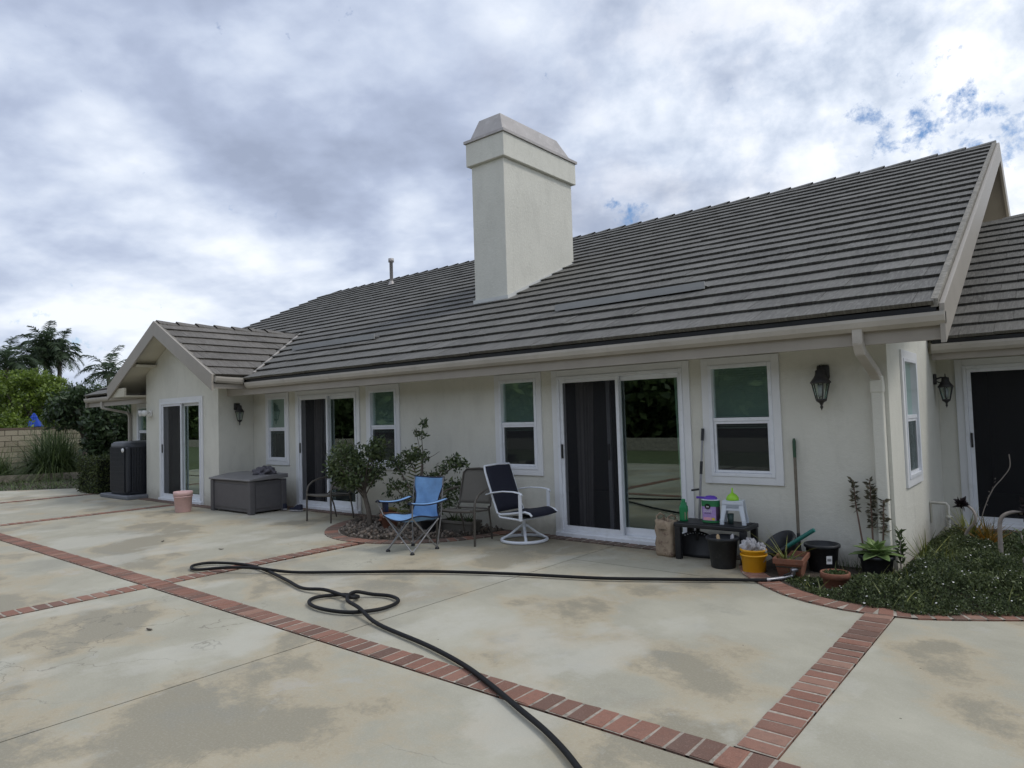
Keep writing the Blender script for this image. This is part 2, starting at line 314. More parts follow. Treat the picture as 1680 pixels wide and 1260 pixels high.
# ------------------------------------------------------------------ mesh helpers
RX = Matrix.Rotation(R(90), 4, 'X')
class MB:
    def __init__(s): s.v = []; s.f = []; s.sm = []
    def add(s, vs, fs, smooth=False):
        o = len(s.v); s.v += [tuple(v) for v in vs]; s.f += [tuple(i+o for i in f) for f in fs]; s.sm += [smooth]*len(fs); return s
    def box(s, a, b, mx=None):
        x0, y0, z0 = a; x1, y1, z1 = b
        vs = [(x0,y0,z0),(x1,y0,z0),(x1,y1,z0),(x0,y1,z0),(x0,y0,z1),(x1,y0,z1),(x1,y1,z1),(x0,y1,z1)]
        if mx is not None: vs = [mx @ Vector(v) for v in vs]
        return s.add(vs, [(3,2,1,0),(4,5,6,7),(0,1,5,4),(1,2,6,5),(2,3,7,6),(3,0,4,7)])
    def prism(s, poly, d, axis='y', o=0):
        """poly of 2-D points extruded between o and o+d along axis"""
        n = len(poly)
        def P(p, t):
            return {'y': (p[0], t, p[1]), 'x': (t, p[0], p[1]), 'z': (p[0], p[1], t)}[axis]
        vs = [P(p, o) for p in poly] + [P(p, o+d) for p in poly]
        s.add(vs, [tuple(range(n)), tuple(range(2*n-1, n-1, -1))] + [(i, (i+1) % n, n+(i+1) % n, n+i) for i in range(n)]); return s
    def tube(s, pts, r, n=8, cap=True, flat=None):
        pts = [Vector(p) for p in pts]; rs = r if isinstance(r, (list, tuple)) else [r]*len(pts)
        vs = []; prev = None
        for i, p in enumerate(pts):
            t = (pts[min(i+1, len(pts)-1)] - pts[max(i-1, 0)]).normalized()
            a = prev if prev is not None else (Vector((0, 0, 1)) if abs(t.z) < .9 else Vector((1, 0, 0)))
            a = (a - t*a.dot(t)).normalized(); prev = a; b = t.cross(a)
            for k in range(n):
                th = 2*math.pi*k/n
                q = flat or (1, 1)
                vs.append(p + a*math.cos(th)*rs[i]*q[0] + b*math.sin(th)*rs[i]*q[1])
        fs = [(i*n+k, i*n+(k+1) % n, (i+1)*n+(k+1) % n, (i+1)*n+k) for i in range(len(pts)-1) for k in range(n)]
        s.add(vs, fs, True)
        if cap: s.add(vs[:n], [tuple(range(n-1, -1, -1))]); s.add(vs[-n:], [tuple(range(n))])
        return s
    def bar(s, p, q, w, h):
        """rectangular bar from p to q, h measured upwards"""
        p = Vector(p); q = Vector(q); t = (q-p).normalized(); u = Vector((0, 0, 1)) if abs(t.z) < .95 else Vector((0, 1, 0))
        sd = t.cross(u).normalized()*w/2; uu = sd.cross(t).normalized()*h/2
        vs = [p-sd-uu, p+sd-uu, p+sd+uu, p-sd+uu, q-sd-uu, q+sd-uu, q+sd+uu, q-sd+uu]
        return s.add(vs, [(0,1,2,3),(7,6,5,4),(0,4,5,1),(1,5,6,2),(2,6,7,3),(3,7,4,0)])
    def lathe(s, prof, n=24, c=(0, 0, 0), sq=None):
        vs = []
        for r, z in prof:
            for k in range(n):
                a = 2*math.pi*k/n
                if sq:  # rounded square section
                    ca, sa = math.cos(a), math.sin(a); e = 2/sq
                    x = math.copysign(abs(ca)**e, ca)*r; y = math.copysign(abs(sa)**e, sa)*r
                else: x, y = r*math.cos(a), r*math.sin(a)
                vs.append((c[0]+x, c[1]+y, c[2]+z))
        fs = [(i*n+k, i*n+(k+1) % n, (i+1)*n+(k+1) % n, (i+1)*n+k) for i in range(len(prof)-1) for k in range(n)]
        s.add(vs, fs, True); return s
    def disc(s, r, z, n=24, c=(0, 0)):
        return s.add([(c[0]+r*math.cos(2*math.pi*k/n), c[1]+r*math.sin(2*math.pi*k/n), z) for k in range(n)], [tuple(range(n))])
    def grid(s, fn, nu, nv, smooth=True):
        vs = [fn(i/(nu-1), j/(nv-1)) for j in range(nv) for i in range(nu)]
        return s.add(vs, [(j*nu+i, j*nu+i+1, (j+1)*nu+i+1, (j+1)*nu+i) for j in range(nv-1) for i in range(nu-1)], smooth)
    def mesh(s, name):
        me = bpy.data.meshes.new(name); me.from_pydata(s.v, [], s.f)
        me.polygons.foreach_set('use_smooth', s.sm); me.update(); return me
def obj(name, mb, mat, parent=None, bevel=0, solid=0, loc=None, rz=0, kind=None, label=None):
    me = mb if isinstance(mb, bpy.types.Mesh) else mb.mesh(name)
    if mat is not None and not me.materials: me.materials.append(MT[mat] if isinstance(mat, str) else mat)
    o = bpy.data.objects.new(name, me); COL.objects.link(o)
    if parent is not None: o.parent = parent
    if loc is not None: o.location = loc
    if rz: o.rotation_euler.z = rz
    if bevel:
        b = o.modifiers.new('b', 'BEVEL'); b.width = bevel; b.segments = 2; b.limit_method = 'ANGLE'
    if solid:
        b = o.modifiers.new('s', 'SOLIDIFY'); b.thickness = solid; b.offset = 0
    if kind: o['kind'] = kind
    if label: o['label'] = label
    return o
def tag(o, label, cat, group=None):
    o['label'] = label; o['category'] = cat
    if group: o['group'] = group
    return o
def thing(name, label, cat, loc=(0, 0, 0), rz=0, group=None, tilt=None):
    o = bpy.data.objects.new(name, None); COL.objects.link(o); o.empty_display_size = .1
    o.location = loc; o.rotation_euler = tilt if tilt else (0, 0, rz)
    return tag(o, label, cat, group)
def fastmesh(name, verts, faces_n, nper):
    """verts (N*nper,3) -> N polygons of nper vertices"""
    me = bpy.data.meshes.new(name); n = len(verts)
    me.vertices.add(n); me.vertices.foreach_set('co', np.asarray(verts, dtype=np.float32).ravel())
    me.loops.add(n); me.loops.foreach_set('vertex_index', np.arange(n, dtype=np.int32))
    k = n//nper; me.polygons.add(k); me.polygons.foreach_set('loop_start', np.arange(0, n, nper, dtype=np.int32))
    me.update(calc_edges=True); me.validate(); return me
def leaves(pts, size, aspect=.5, upbias=.3, jit=.35, dirs=None):
    """diamond leaves (4-gons) at pts"""
    n = len(pts); d = rng.normal(size=(n, 3)) if dirs is None else dirs + rng.normal(size=(n, 3))*.5
    d[:, 2] += upbias*.5; d /= np.linalg.norm(d, axis=1)[:, None]
    q = rng.normal(size=(n, 3)); sdv = np.cross(d, q); sdv /= np.linalg.norm(sdv, axis=1)[:, None]
    sz = size*(1 + rng.uniform(-jit, jit, n))[:, None]
    nrm = np.cross(d, sdv)
    a = pts; b = pts + d*sz*.5 + sdv*sz*aspect*.5 + nrm*sz*.08; c = pts + d*sz; e = pts + d*sz*.5 - sdv*sz*aspect*.5 + nrm*sz*.08
    return np.stack([a, b, c, e], 1).reshape(-1, 3)
def blob(c, r, n, shell=.55):
    v = rng.normal(size=(n, 3)); v /= np.linalg.norm(v, axis=1)[:, None]
    rad = (shell + (1-shell)*rng.random(n)**.6)[:, None]
    return np.array(c) + v*rad*np.array(r)
def clumpy(c, r, ncl, per, clr, shell=.5, flat=1.0):
    cs = blob(c, r, ncl, shell); out = []
    for q in cs:
        k = random.uniform(.6, 1.3); out.append(blob(q, (clr*k, clr*k, clr*k*flat*.75), int(per*k), .5))
    return np.concatenate(out)

# ================================================================== SETTING: ground, patio
g = MB().add([(-400, -400, -.06), (400, -400, -.06), (400, 400, -.06), (-400, 400, -.06)], [(0, 1, 2, 3)])
obj('ground', g, 'steponmix', kind='structure')
patio = obj('patio', MB().prism([(-19.6, .0), (-24, -4.2), (-24, -11), (5, -11), (5, 3.2), (-1.36, 3.2), (-1.36, .0)], .03, 'z', -.055), 'soil', kind='structure')
GAP = .004
def slab(poly):
    obj('concrete_slab', MB().prism(poly, .05, 'z', -.05), 'concrete', patio, bevel=.004)
YA0, YA1 = -4.303, -4.083
def rect(x0, x1, y0, y1): return [(x0, y0), (x1, y0), (x1, y1), (x0, y1)]
slab([(-24.0, YA1), (-18.22, YA1), (-18.22, -.02), (-19.7, -.02)])
slab(rect(-18.0, -13.96, YA1, -.02)); slab(rect(-13.75, -7.255, YA1, -.02))
slab(rect(-7.04, -4.288, YA1, -.02)); slab(rect(-4.272, -1.315, YA1, -1.078)); slab(rect(-4.272, -1.37, -1.062, -.02))
slab(rect(-1.10, 5, YA1, -1.0)); slab(rect(-1.34, 5, -.99, 3.0))
slab(rect(-24, -18.22, -11, YA0)); slab(rect(-18.0, -13.96, -11, YA0)); slab(rect(-13.75, -7.255, -11, YA0)); slab(rect(-7.04, -4.288, -11, YA0)); slab(rect(-4.272, 5, -11, YA0))
# ---- brick bands
BW, BP = .197, .1135
def brick_mesh(seed, l=.192, wd=.0975):
    rd = random.Random(seed); a, b = l/2, wd/2; c = .005
    j = lambda: rd.uniform(-.0045, .0045)
    bot = [(-a, -b, -.03), (a, -b, -.03), (a, b, -.03), (-a, b, -.03)]
    mid = [(-a+j(), -b+j(), .002), (a+j(), -b+j(), .002), (a+j(), b+j(), .002), (-a+j(), b+j(), .002)]
    top = [(-a+c+j(), -b+c+j(), .007), (a-c+j(), -b+c+j(), .007), (a-c+j(), b-c+j(), .007), (-a+c+j(), b-c+j(), .007)]
    fs = [(8, 9, 10, 11)] + [(i, (i+1) % 4, 4+(i+1) % 4, 4+i) for i in range(4)] + [(4+i, 4+(i+1) % 4, 8+(i+1) % 4, 8+i) for i in range(4)]
    return MB().add(bot+mid+top, fs).mesh('brick')
BM = [brick_mesh(i) for i in range(6)]; BM2 = []
for me in BM: me.materials.append(MT['brick'])
for me in [brick_mesh(i+20) for i in range(4)]: me.materials.append(MT['brickbrown']); BM2.append(me)
def brick_run(name, path, lift=0.0, ms=None, skip=None, closed=False):
    """bricks laid across a path (centre line), one after another; mortar bed under them"""
    ms = ms or BM
    P = [Vector((x, y, 0)) for x, y in path]; seg = [(P[i], P[i+1]) for i in range(len(P)-1)]
    tot = sum((b-a).length for a, b in seg)
    def at(s):
        for a, b in seg:
            l = (b-a).length
            if s <= l or (a, b) == seg[-1]: return a+(b-a)*(s/l), (b-a).normalized()
            s -= l
    # mortar ribbon
    n = max(2, int(tot/.12)+1); L_, R_ = [], []
    for i in range(n):
        p, t = at(tot*i/(n-1)); nn = Vector((-t.y, t.x, 0)); L_.append(p+nn*BW/2); R_.append(p-nn*BW/2)
    vs = [(q.x, q.y, .0068+lift) for q in L_+R_]
    base = obj(name, MB().add(vs, [(i, n+i, n+i+1, i+1) for i in range(n-1)]), 'mortar', kind='structure')
    k = int(tot/BP)
    for i in range(k):
        p, t = at((i+.5)*tot/k)
        if skip and skip(p): continue
        o = bpy.data.objects.new('brick', random.choice(ms)); COL.objects.link(o); o.parent = base
        o.location = (p.x+random.uniform(-.002, .002), p.y+random.uniform(-.002, .002), .004+lift+random.uniform(-.0022, .0015))
        o.rotation_euler = (random.uniform(-.008, .008), random.uniform(-.008, .008), math.atan2(t.y, t.x)+math.pi/2+random.uniform(-.022, .022)+random.choice((0, math.pi)))
    return base
yc = (YA0+YA1)/2
brick_run('brick_band', [(-17, yc), (.6, yc)])
brick_run('brick_band', [(-7.147, -7.2), (-7.147, YA0)])
brick_run('brick_band', [(-7.147, YA1), (-7.2, -1.74)])
brick_run('brick_band', [(-1.2075, YA1), (-1.2075, -1.52)])
brick_run('brick_band', [(-13.855, YA1), (-13.855, -1.0)])
brick_run('brick_band', [(-18.11, YA1), (-18.11, -.3)])
arc = [(-7.42+1.44*math.cos(a), -.02+1.60*math.sin(a)) for a in [math.pi + math.pi*i/28 for i in range(29)]]
brick_run('brick_edging', arc, .003, BM[:3]+BM2)
border = [(-2.62, -.30), (-2.56, -.52), (-2.44, -.74), (-2.27, -.94), (-2.08, -1.12), (-1.9, -1.27), (-1.72, -1.36), (-1.48, -1.435), (-1.22, -1.445), (-.98, -1.395), (-.80, -1.30), (-.56, -1.15), (-.3, -.98), (.1, -.6), (.5, 0), (.8, .8)]
brick_run('brick_edging', border, .006)
brick_run('brick_footing', [(-12.5, -.125), (-9.0, -.125)], .004, BM2)
brick_run('brick_footing', [(-5.9, -.125), (-2.75, -.125)], .004, BM2)
brick_run('brick_footing', [(-15.7, -.85), (-12.5, -.85)], .004, BM2)
brick_run('brick_footing', [(-1.1, 2.87), (2.0, 2.87)], .004, BM2)

# planting beds
def bed(name, poly, z=.012):
    return obj(name, MB().add([(x, y, z) for x, y in poly], [tuple(range(len(poly)))]), 'soil', kind='structure')
bedL = [(-7.42+1.33*math.cos(a), -.02+1.49*math.sin(a)) for a in [math.pi + math.pi*i/28 for i in range(29)]]
bed('planting_bed', bedL)
inner = [(-2.5, -.27), (-2.46, -.5), (-2.35, -.70), (-2.19, -.88), (-2.0, -1.05), (-1.84, -1.18), (-1.69, -1.26), (-1.46, -1.33), (-1.23, -1.34), (-1.03, -1.3), (-.85, -1.21), (-.62, -1.06), (-.37, -.89), (.02, -.52), (.4, .05), (.68, .8)]
bedR = [(-2.5, -.02)] + inner + [(.68, 2.1), (-1.0, 2.2), (-1.34, 1.9), (-1.34, -.02)]
bed('planting_bed', bedR)

# ================================================================== HOUSE
house = thing('house', 'single storey cream stucco house with grey tiled roof and tall chimney', 'house', (0, 0, 0))
XL, XR, YR = -18.45, -1.35, 3.0
ZD = 2.13
TH = .15
def wall_open(p0, p1, zt, holes, nrm, name='wall', z0=-.04):
    """wall from p0 to p1 (2-D), outer face on the line, thickness TH away from nrm; holes: (u0,u1,z0,z1)"""
    p0 = Vector((*p0, 0)); p1 = Vector((*p1, 0)); d = (p1-p0).normalized(); Ln = (p1-p0).length; nn = Vector((*nrm, 0))
    mb = MB(); mx = Matrix((( d.x, -nn.x, 0, p0.x), (d.y, -nn.y, 0, p0.y), (0, 0, 1, 0), (0, 0, 0, 1)))
    us = 0
    for u0, u1, a, b in sorted(holes):
        if u0 > us: mb.box((us, 0, z0), (u0, TH, zt), mx)
        if a > z0: mb.box((u0, 0, z0), (u1, TH, a), mx)
        if b < zt: mb.box((u0, 0, b), (u1, TH, zt), mx)
        us = u1
    if us < Ln: mb.box((us, 0, z0), (Ln, TH, zt), mx)
    return obj(name, mb, 'stucco', house)
wins = [(-12.147, -11.36), (-9.071, -8.244), (-6.245, -5.435), (-3.195, -2.345)]
doors = [(-11.13, -9.252), (-5.2565, -3.3405)]
ins = .075
def wh(x0, x1, o): return (x0+ins-o, x1-ins-o, .762+ins, ZD-ins)
def dh(x0, x1, o): return (x0+ins-o, x1-ins-o, 0.0, ZD-ins)
BX0, BX1, BY = -15.81, -12.62, -.72
wall_open((BX1, 0), (XR, 0), 2.50, [wh(a, b, BX1) for a, b in wins] + [dh(a, b, BX1) for a, b in doors], (0, -1))
wall_open((XL, 0), (BX0, 0), 2.50, [wh(-18.08, -17.25, XL)], (0, -1))
bd = (-15.13, -13.21)
wall_open((BX0, BY), (BX1, BY), 2.55, [dh(bd[0], bd[1], BX0)], (0, -1))
wall_open((BX1-.001, BY+TH), (BX1-.001, -.001), 2.50, [], (1, 0)); wall_open((BX0+.001, BY+TH), (BX0+.001, -.001), 2.50, [], (-1, 0))
sw = (.60, 1.47)
wall_open((XR, TH), (XR, 15), 2.46, [(sw[0]+ins-TH, sw[1]-ins-TH, .72+ins, ZD-.01-ins)], (1, 0))
rd = (-1.155, .78)
wall_open((XR+.001, YR), (4.5, YR), 2.45, [dh(rd[0], rd[1], XR+.001)], (0, -1))
wall_open((XL, TH), (XL, 15), 2.46, [], (-1, 0))
# interior shell (dark rooms)
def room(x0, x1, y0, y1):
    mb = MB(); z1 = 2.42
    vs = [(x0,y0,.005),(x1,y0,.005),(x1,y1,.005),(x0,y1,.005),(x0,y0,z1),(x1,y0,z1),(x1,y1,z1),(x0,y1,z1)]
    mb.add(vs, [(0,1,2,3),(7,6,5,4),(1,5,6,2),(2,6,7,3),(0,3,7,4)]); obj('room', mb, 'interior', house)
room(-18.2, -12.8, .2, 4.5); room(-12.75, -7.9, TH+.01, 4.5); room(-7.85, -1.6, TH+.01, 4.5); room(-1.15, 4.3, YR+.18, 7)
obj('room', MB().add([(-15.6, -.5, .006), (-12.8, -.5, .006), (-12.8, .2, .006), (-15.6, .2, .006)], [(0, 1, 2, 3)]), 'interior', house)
# frames in local coords: u along wall, y=0 outer wall face (negative is outward), placed by matrix
def place(o, mx):
    o.matrix_local = mx
def LM(p, ang): return Matrix.Translation(Vector((*p, 0))) @ Matrix.Rotation(ang, 4, 'Z')
def ring(mb, x0, x1, z0, z1, w_, y0, y1, wb=None):
    wb = w_ if wb is None else wb
    mb.box((x0, y0, z0), (x0+w_, y1, z1)); mb.box((x1-w_, y0, z0), (x1, y1, z1))
    mb.box((x0+w_, y0, z1-w_), (x1-w_, y1, z1)); mb.box((x0+w_, y0, z0), (x1-w_, y1, z0+wb))
def window(mx, W_, z0, z1, blind=True):
    mb = MB(); ring(mb, 0, W_, z0, z1, .082, -.022, .004)
    t = obj('window', mb, 'trim', house, bevel=.003); place(t, mx)
    f = MB(); ring(f, .080, W_-.080, z0+.080, z1-.080, .038, -.030, .075); zm = (z0+z1)/2+.01
    f.box((.118, -.012, zm-.02), (W_-.118, .05, zm+.018)); obj('frame', f, 'white', t, bevel=.003)
    s_ = MB(); ring(s_, .120, W_-.120, z0+.120, zm-.022, .026, -.006, .03); obj('sash', s_, 'white', t, bevel=.002)
    p = MB().box((.116, .030, zm), (W_-.116, .036, z1-.116)); obj('pane', p, 'glass', t)
    p = MB().box((.145, .012, z0+.145), (W_-.145, .018, zm-.046)); obj('pane', p, 'glass', t)
    p = MB().add([(.143, .002, z0+.143), (W_-.143, .002, z0+.143), (W_-.143, .002, zm-.044), (.143, .002, zm-.044)], [(0, 1, 2, 3)]); obj('screen', p, 'screen', t)
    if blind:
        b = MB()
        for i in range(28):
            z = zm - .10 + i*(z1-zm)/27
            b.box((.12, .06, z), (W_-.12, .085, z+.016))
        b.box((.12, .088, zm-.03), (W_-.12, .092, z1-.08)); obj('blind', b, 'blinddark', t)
MT['blinddark'] = pm('dull_green_blind', (.28, .36, .335), .8, .05, 4)  # one even colour for the window blinds, duller than the pale one
def slider(mx, W_, z1=ZD, curtain=True, stile=.80, allscreen=False):
    z0 = 0.0; mb = MB()
    mb.box((0, -.022, z0), (.085, .004, z1)); mb.box((W_-.085, -.022, z0), (W_, .004, z1)); mb.box((.085, -.022, z1-.085), (W_-.085, .004, z1))
    t = obj('sliding_door', mb, 'trim', house, bevel=.003); place(t, mx)
    f = MB(); ring(f, .083, W_-.083, z0+.012, z1-.083, .040, -.034, .12, .075); obj('frame', f, 'white', t, bevel=.003)
    obj('sill', MB().box((.02, -.06, 0), (W_-.02, .0, .058)), 'white', t, bevel=.004)
    m_ = W_/2; a, b = z0+.088, z1-.124
    p = MB(); ring(p, m_-.03, W_-.124, a, b, .055, .05, .085, .09); obj('fixed_panel', p, 'white', t, bevel=.002)
    obj('pane', MB().box((m_+.02, .065, a+.085), (W_-.178, .071, b-.05)), 'glass', t)
    p = MB(); ring(p, .124, m_+.035, a, b, .042, -.012, .018, .06); obj('screen_frame', p, 'white', t, bevel=.002)
    obj('screen', MB().add([(.16, .004, a+.055), (m_, .004, a+.055), (m_, .004, b-.038), (.16, .004, b-.038)], [(0, 1, 2, 3)]), 'screen', t)
    obj('handle', MB().box((.132, -.03, 1.0), (.154, -.012, 1.18)), 'black', t, bevel=.004)
    if not allscreen:
        p = MB(); x0 = m_-.02-(m_-.03)*(1-stile); p.box((x0, .09, a), (x0+.05, .12, b)); obj('open_panel_stile', p, 'pad', t)
        obj('handle', MB().box((x0+.012, .07, .98), (x0+.034, .09, 1.18)), 'dark_metal', t, bevel=.004)
    if curtain:
        c = MB(); c.grid(lambda i, j: (.17+(m_*.30)*i*(1-.25*(1-j)*i)+.0, .28+.03*math.sin(i*30)+.01*math.sin(i*71), .05+j*1.95), 60, 2); obj('curtain', c, 'curtain', t)
    c = MB(); c.grid(lambda i, j: (W_-.30+.09*i+.04*(1-j), .22+.02*math.sin(i*20), .06+j*1.93), 20, 2); obj('curtain', c, 'blind', t)
for a, b in wins: window(LM((a, 0), 0), b-a, .762, ZD)
window(LM((-18.08, 0), 0), .83, .762, ZD)
window(LM((XR, sw[0]), math.pi/2), sw[1]-sw[0], .72, ZD-.01, False)
for a, b in doors: slider(LM((a, 0), 0), b-a)
slider(LM((bd[0], BY), 0), bd[1]-bd[0], 2.14, False, allscreen=True)
slider(LM((rd[0], YR), 0), rd[1]-rd[0], 2.10, False, allscreen=True)

# ---- roof
K = .4608; ZE, YE = 2.335, -.60; RY = 7.48
def zr(y): return ZE + K*(y-YE)
RX0, RX1 = -20.6, -.79
sl_ = math.sqrt(1+K*K)
roof = MB()
dk = .13
def slabroof(mb, x0, x1, ya, yb, zfun, th=dk):
    vs = [(x0, ya, zfun(ya)), (x1, ya, zfun(ya)), (x1, yb, zfun(yb)), (x0, yb, zfun(yb))]
    vs += [(x, y, z-th) for x, y, z in vs]
    mb.add(vs, [(0,1,2,3),(7,6,5,4),(0,4,5,1),(1,5,6,2),(2,6,7,3),(3,7,4,0)])
LOWX = -19.75
slabroof(roof, RX0, RX1-.03, 1.6, RY, lambda y: zr(y)-.01); slabroof(roof, LOWX, RX1-.03, YE+.05, 1.598, lambda y: zr(y)-.01)
slabroof(roof, RX0, RX1-.03, RY, RY+8.2, lambda y: zr(RY)-K*(y-RY)-.01)
roofo = obj('roof', roof, 'soffit', house)
# gable wall
mb = MB(); mb.prism([(TH, 2.46), (15-TH, 2.46), (RY, zr(RY)-.2)], -.14, 'x', XR-.003); obj('gable_wall', mb, 'taupe', house)
# tiles
EXP, TW, TT = .405, .34, .044
def tile_vs(wd, tint=0):
    l = EXP+.05
    # local: x across, y up slope, z normal. lower end raised
    return [(-wd/2, .022, .004), (wd/2, .022, .004), (wd/2, l, -.02), (-wd/2, l, -.02), (-wd/2, 0, TT+.004), (wd/2, 0, TT+.004), (wd/2, l, .012), (-wd/2, l, .012)]
TF = [(4,5,6,7),(0,1,5,4),(1,2,6,5),(3,0,4,7)]
tiles = []   # (matrix, width, tint, mat)
def slope_tiles(origin, ex, ey, n, slen, ncourse, matn, xlim=None):
    EXP = slen/ncourse
    for c in range(ncourse):
        off = .5 if c % 2 else 0
        x0, x1 = xlim(c)
        i = math.floor(x0/TW-off)
        while True:
            a, b = (i+off)*TW, (i+off+1)*TW; i += 1
            if a >= x1: break
            a, b = max(a, x0), min(b, x1)
            if b-a < .03: continue
            p = Vector(origin) + ex*((a+b)/2) + ey*(c*EXP+random.uniform(-.006, .006)) + n*(.012+random.uniform(-.002, .004))
            m = Matrix((ex, ey, n)).transposed().to_4x4(); m.translation = p
            m = m @ Matrix.Rotation(random.uniform(-.006, .006), 4, 'Y')
            tiles.append((m, b-a-.0035, random.gauss(.5, .15), matn))
ex = Vector((1, 0, 0)); ey = Vector((0, 1, K)).normalized(); nn = ex.cross(ey)
chx0, chx1, chy0, chy1 = -8.42, -7.65, 2.03, 4.16
ncm = round((RY-YE)*sl_/EXP)
BAX, BAZ, BYF, KB = -14.25, 3.64, -1.22, .515     # bump gable apex x, z, rake y, pitch
ywh = lambda z: YE+(z-ZE)/K
def mainlim(c):
    y = YE + c*EXP/sl_
    return (RX0 if y > 1.6 else LOWX, RX1-.07)
slope_tiles((0, YE-.035, ZE+.022), ex, ey, nn, (RY-YE+.0)*sl_-.03, ncm, 'tile', mainlim)
# drop tiles hidden by cross gable and chimney footprint, cut to the valley
def keep_main(t):
    m, wd, ti, mt = t; p = m.translation; x, y = p.x, p.y
    if chx0+.02 < x < chx1-.02 and chy0+.12 < y < chy1-.2: return False
    zb = BAZ - KB*abs(x-BAX)
    if y < 2.3 and zb > zr(y)+.02+.05 and abs(x-BAX) < 2.35: return False
    return True
tiles = [t for t in tiles if keep_main(t)]
# clip the tiles at the right-hand valley side
# right wing roof
Y2, Z2 = 2.40, 2.285
def zr2(y): return Z2+K*(y-Y2)
RY2 = 7.75
MT['greysoffit'] = pm('grey_soffit', (.27, .25, .225), .7, .06, 3)
roofo.data.materials[0] = MT['greysoffit']
mb = MB(); slabroof(mb, XR+.002, 4.6, Y2+.05, RY2, lambda y: zr2(y)-.01); slabroof(mb, XR+.002, 4.6, RY2, RY2+4, lambda y: zr2(RY2)-K*(y-RY2)-.01)
roof2 = obj('roof', mb, 'soffit', house)
slope_tiles((0, Y2-.035, Z2+.022), ex, ey, nn, (RY2-Y2)*sl_-.03, round((RY2-Y2)*sl_/EXP), 'tile', lambda c: (XR+.01, 4.5))
# cross gable roof (ridge along y)
HW = 2.34
def slab2(mb, s):
    x0, x1 = BAX, BAX+s*HW; z0, z1 = BAZ-.012, BAZ-KB*HW-.012
    yb0, yb1 = 2.35, ywh(z1)
    vs = [(x0, BYF+.02, z0), (x1, BYF+.02, z1), (x1, yb1, z1), (x0, yb0, z0)]
    vs += [(x, y, z-.12) for x, y, z in vs]
    fs = [(0,1,2,3),(7,6,5,4),(0,4,5,1),(1,5,6,2),(2,6,7,3),(3,7,4,0)]
    mb.add(vs, fs if s > 0 else [tuple(reversed(f)) for f in fs])
mb = MB(); slab2(mb, 1); slab2(mb, -1); roof3 = obj('roof', mb, 'soffit', house)
slb = math.sqrt(1+KB*KB)
for s in (1, -1):
    ey2 = Vector((-s, 0, KB)).normalized(); ex2 = Vector((0, s, 0)); n2 = ex2.cross(ey2)
    org = Vector((BAX+s*(HW+.03), 0, BAZ-KB*(HW+.03)))
    nc = 7
    def lim(c, s=s):
        zc = BAZ-KB*HW + c*.376*KB/slb
        yend = ywh(zc+.06)
        return (BYF+.06, yend) if s > 0 else (-yend, -(BYF+.06))
    slope_tiles(org, ex2, ey2, n2, (HW+.03)*slb-.045, nc, 'tileb', lim)
# ridge caps
def ridge_caps(p0, p1, kk, matn, ln=.44, hw=.16):
    p0 = Vector(p0); p1 = Vector(p1); d = (p1-p0).normalized()
    if matn == 'tile': p0.z += .03; p1.z += .03
    sdv = d.cross(Vector((0, 0, 1))).normalized(); n = int((p1-p0).length/ln)
    out = []
    for i in range(n):
        a = p0 + d*ln*i; b = a + d*(ln+.05); upl, uph = .065, .03
        vs = []
        for q, u in ((a, upl), (b, uph)):
            for off, dz in ((-hw, -kk*hw), (0, .0), (hw, -kk*hw)):
                vs.append(q + sdv*off + Vector((0, 0, dz+u+.02)))
            for off, dz in ((-hw, -kk*hw), (0, .0), (hw, -kk*hw)):
                vs.append(q + sdv*off + Vector((0, 0, dz+u-.075)))
        out.append((vs, [(0,3,4,1),(1,4,5,2),(0,1,7,6),(1,2,8,7),(3,4,1,0),(4,5,2,1),(0,6,9,3),(5,11,8,2)]))
    return out
def tinted(mbx, tints):
    me = mbx.mesh('roof_tile'); at = me.attributes.new('tint', 'FLOAT', 'FACE'); at.data.foreach_set('value', np.array(tints, dtype=np.float32)); return me
tiles.sort(key=lambda t: (t[0].translation-CAM).length)
NEAR = 285
variants = {}
for m, wd, ti, mt in tiles[:NEAR]:
    k = (round(wd, 2), min(6, max(0, int(ti*7))), mt)
    if k not in variants:
        me = tinted(MB().add(tile_vs(wd), TF), [k[1]/6]*4); me.materials.append(MT[mt]); variants[k] = me
    o = bpy.data.objects.new('roof_tile', variants[k]); COL.objects.link(o)
    y, x = m.translation.y, m.translation.x
    o.parent = roof3 if mt == 'tileb' else (roof2 if x > XR and y > 1.5 and m.translation.z < zr(y)-.3 else roofo)
    o.matrix_local = m
for mt, par in (('tile', roofo), ('tileb', roof3)):
    mb = MB(); tn = []
    for m, wd, ti, t_ in tiles[NEAR:]:
        if t_ != mt: continue
        mb.add([m @ Vector(v) for v in tile_vs(wd)], TF); tn += [ti]*4
    caps = ridge_caps((RX1-.05, RY, zr(RY)), (RX0, RY, zr(RY)), K, mt) if mt == 'tile' else ridge_caps((BAX, BYF+.06, BAZ-.01), (BAX, 2.0, BAZ-.01), KB, mt, .40, .15)
    if mt == 'tile': caps += ridge_caps((4.5, RY2, zr2(RY2)), (XR+.4, RY2, zr2(RY2)), K, mt)
    for vs, fs in caps:
        mb.add(vs, fs); tn += [random.gauss(.55, .12)]*len(fs)
    me = tinted(mb, tn); me.materials.append(MT[mt]); me.name = 'distant_tiles'
    o = obj('distant_tiles', me, None, par, kind='stuff')
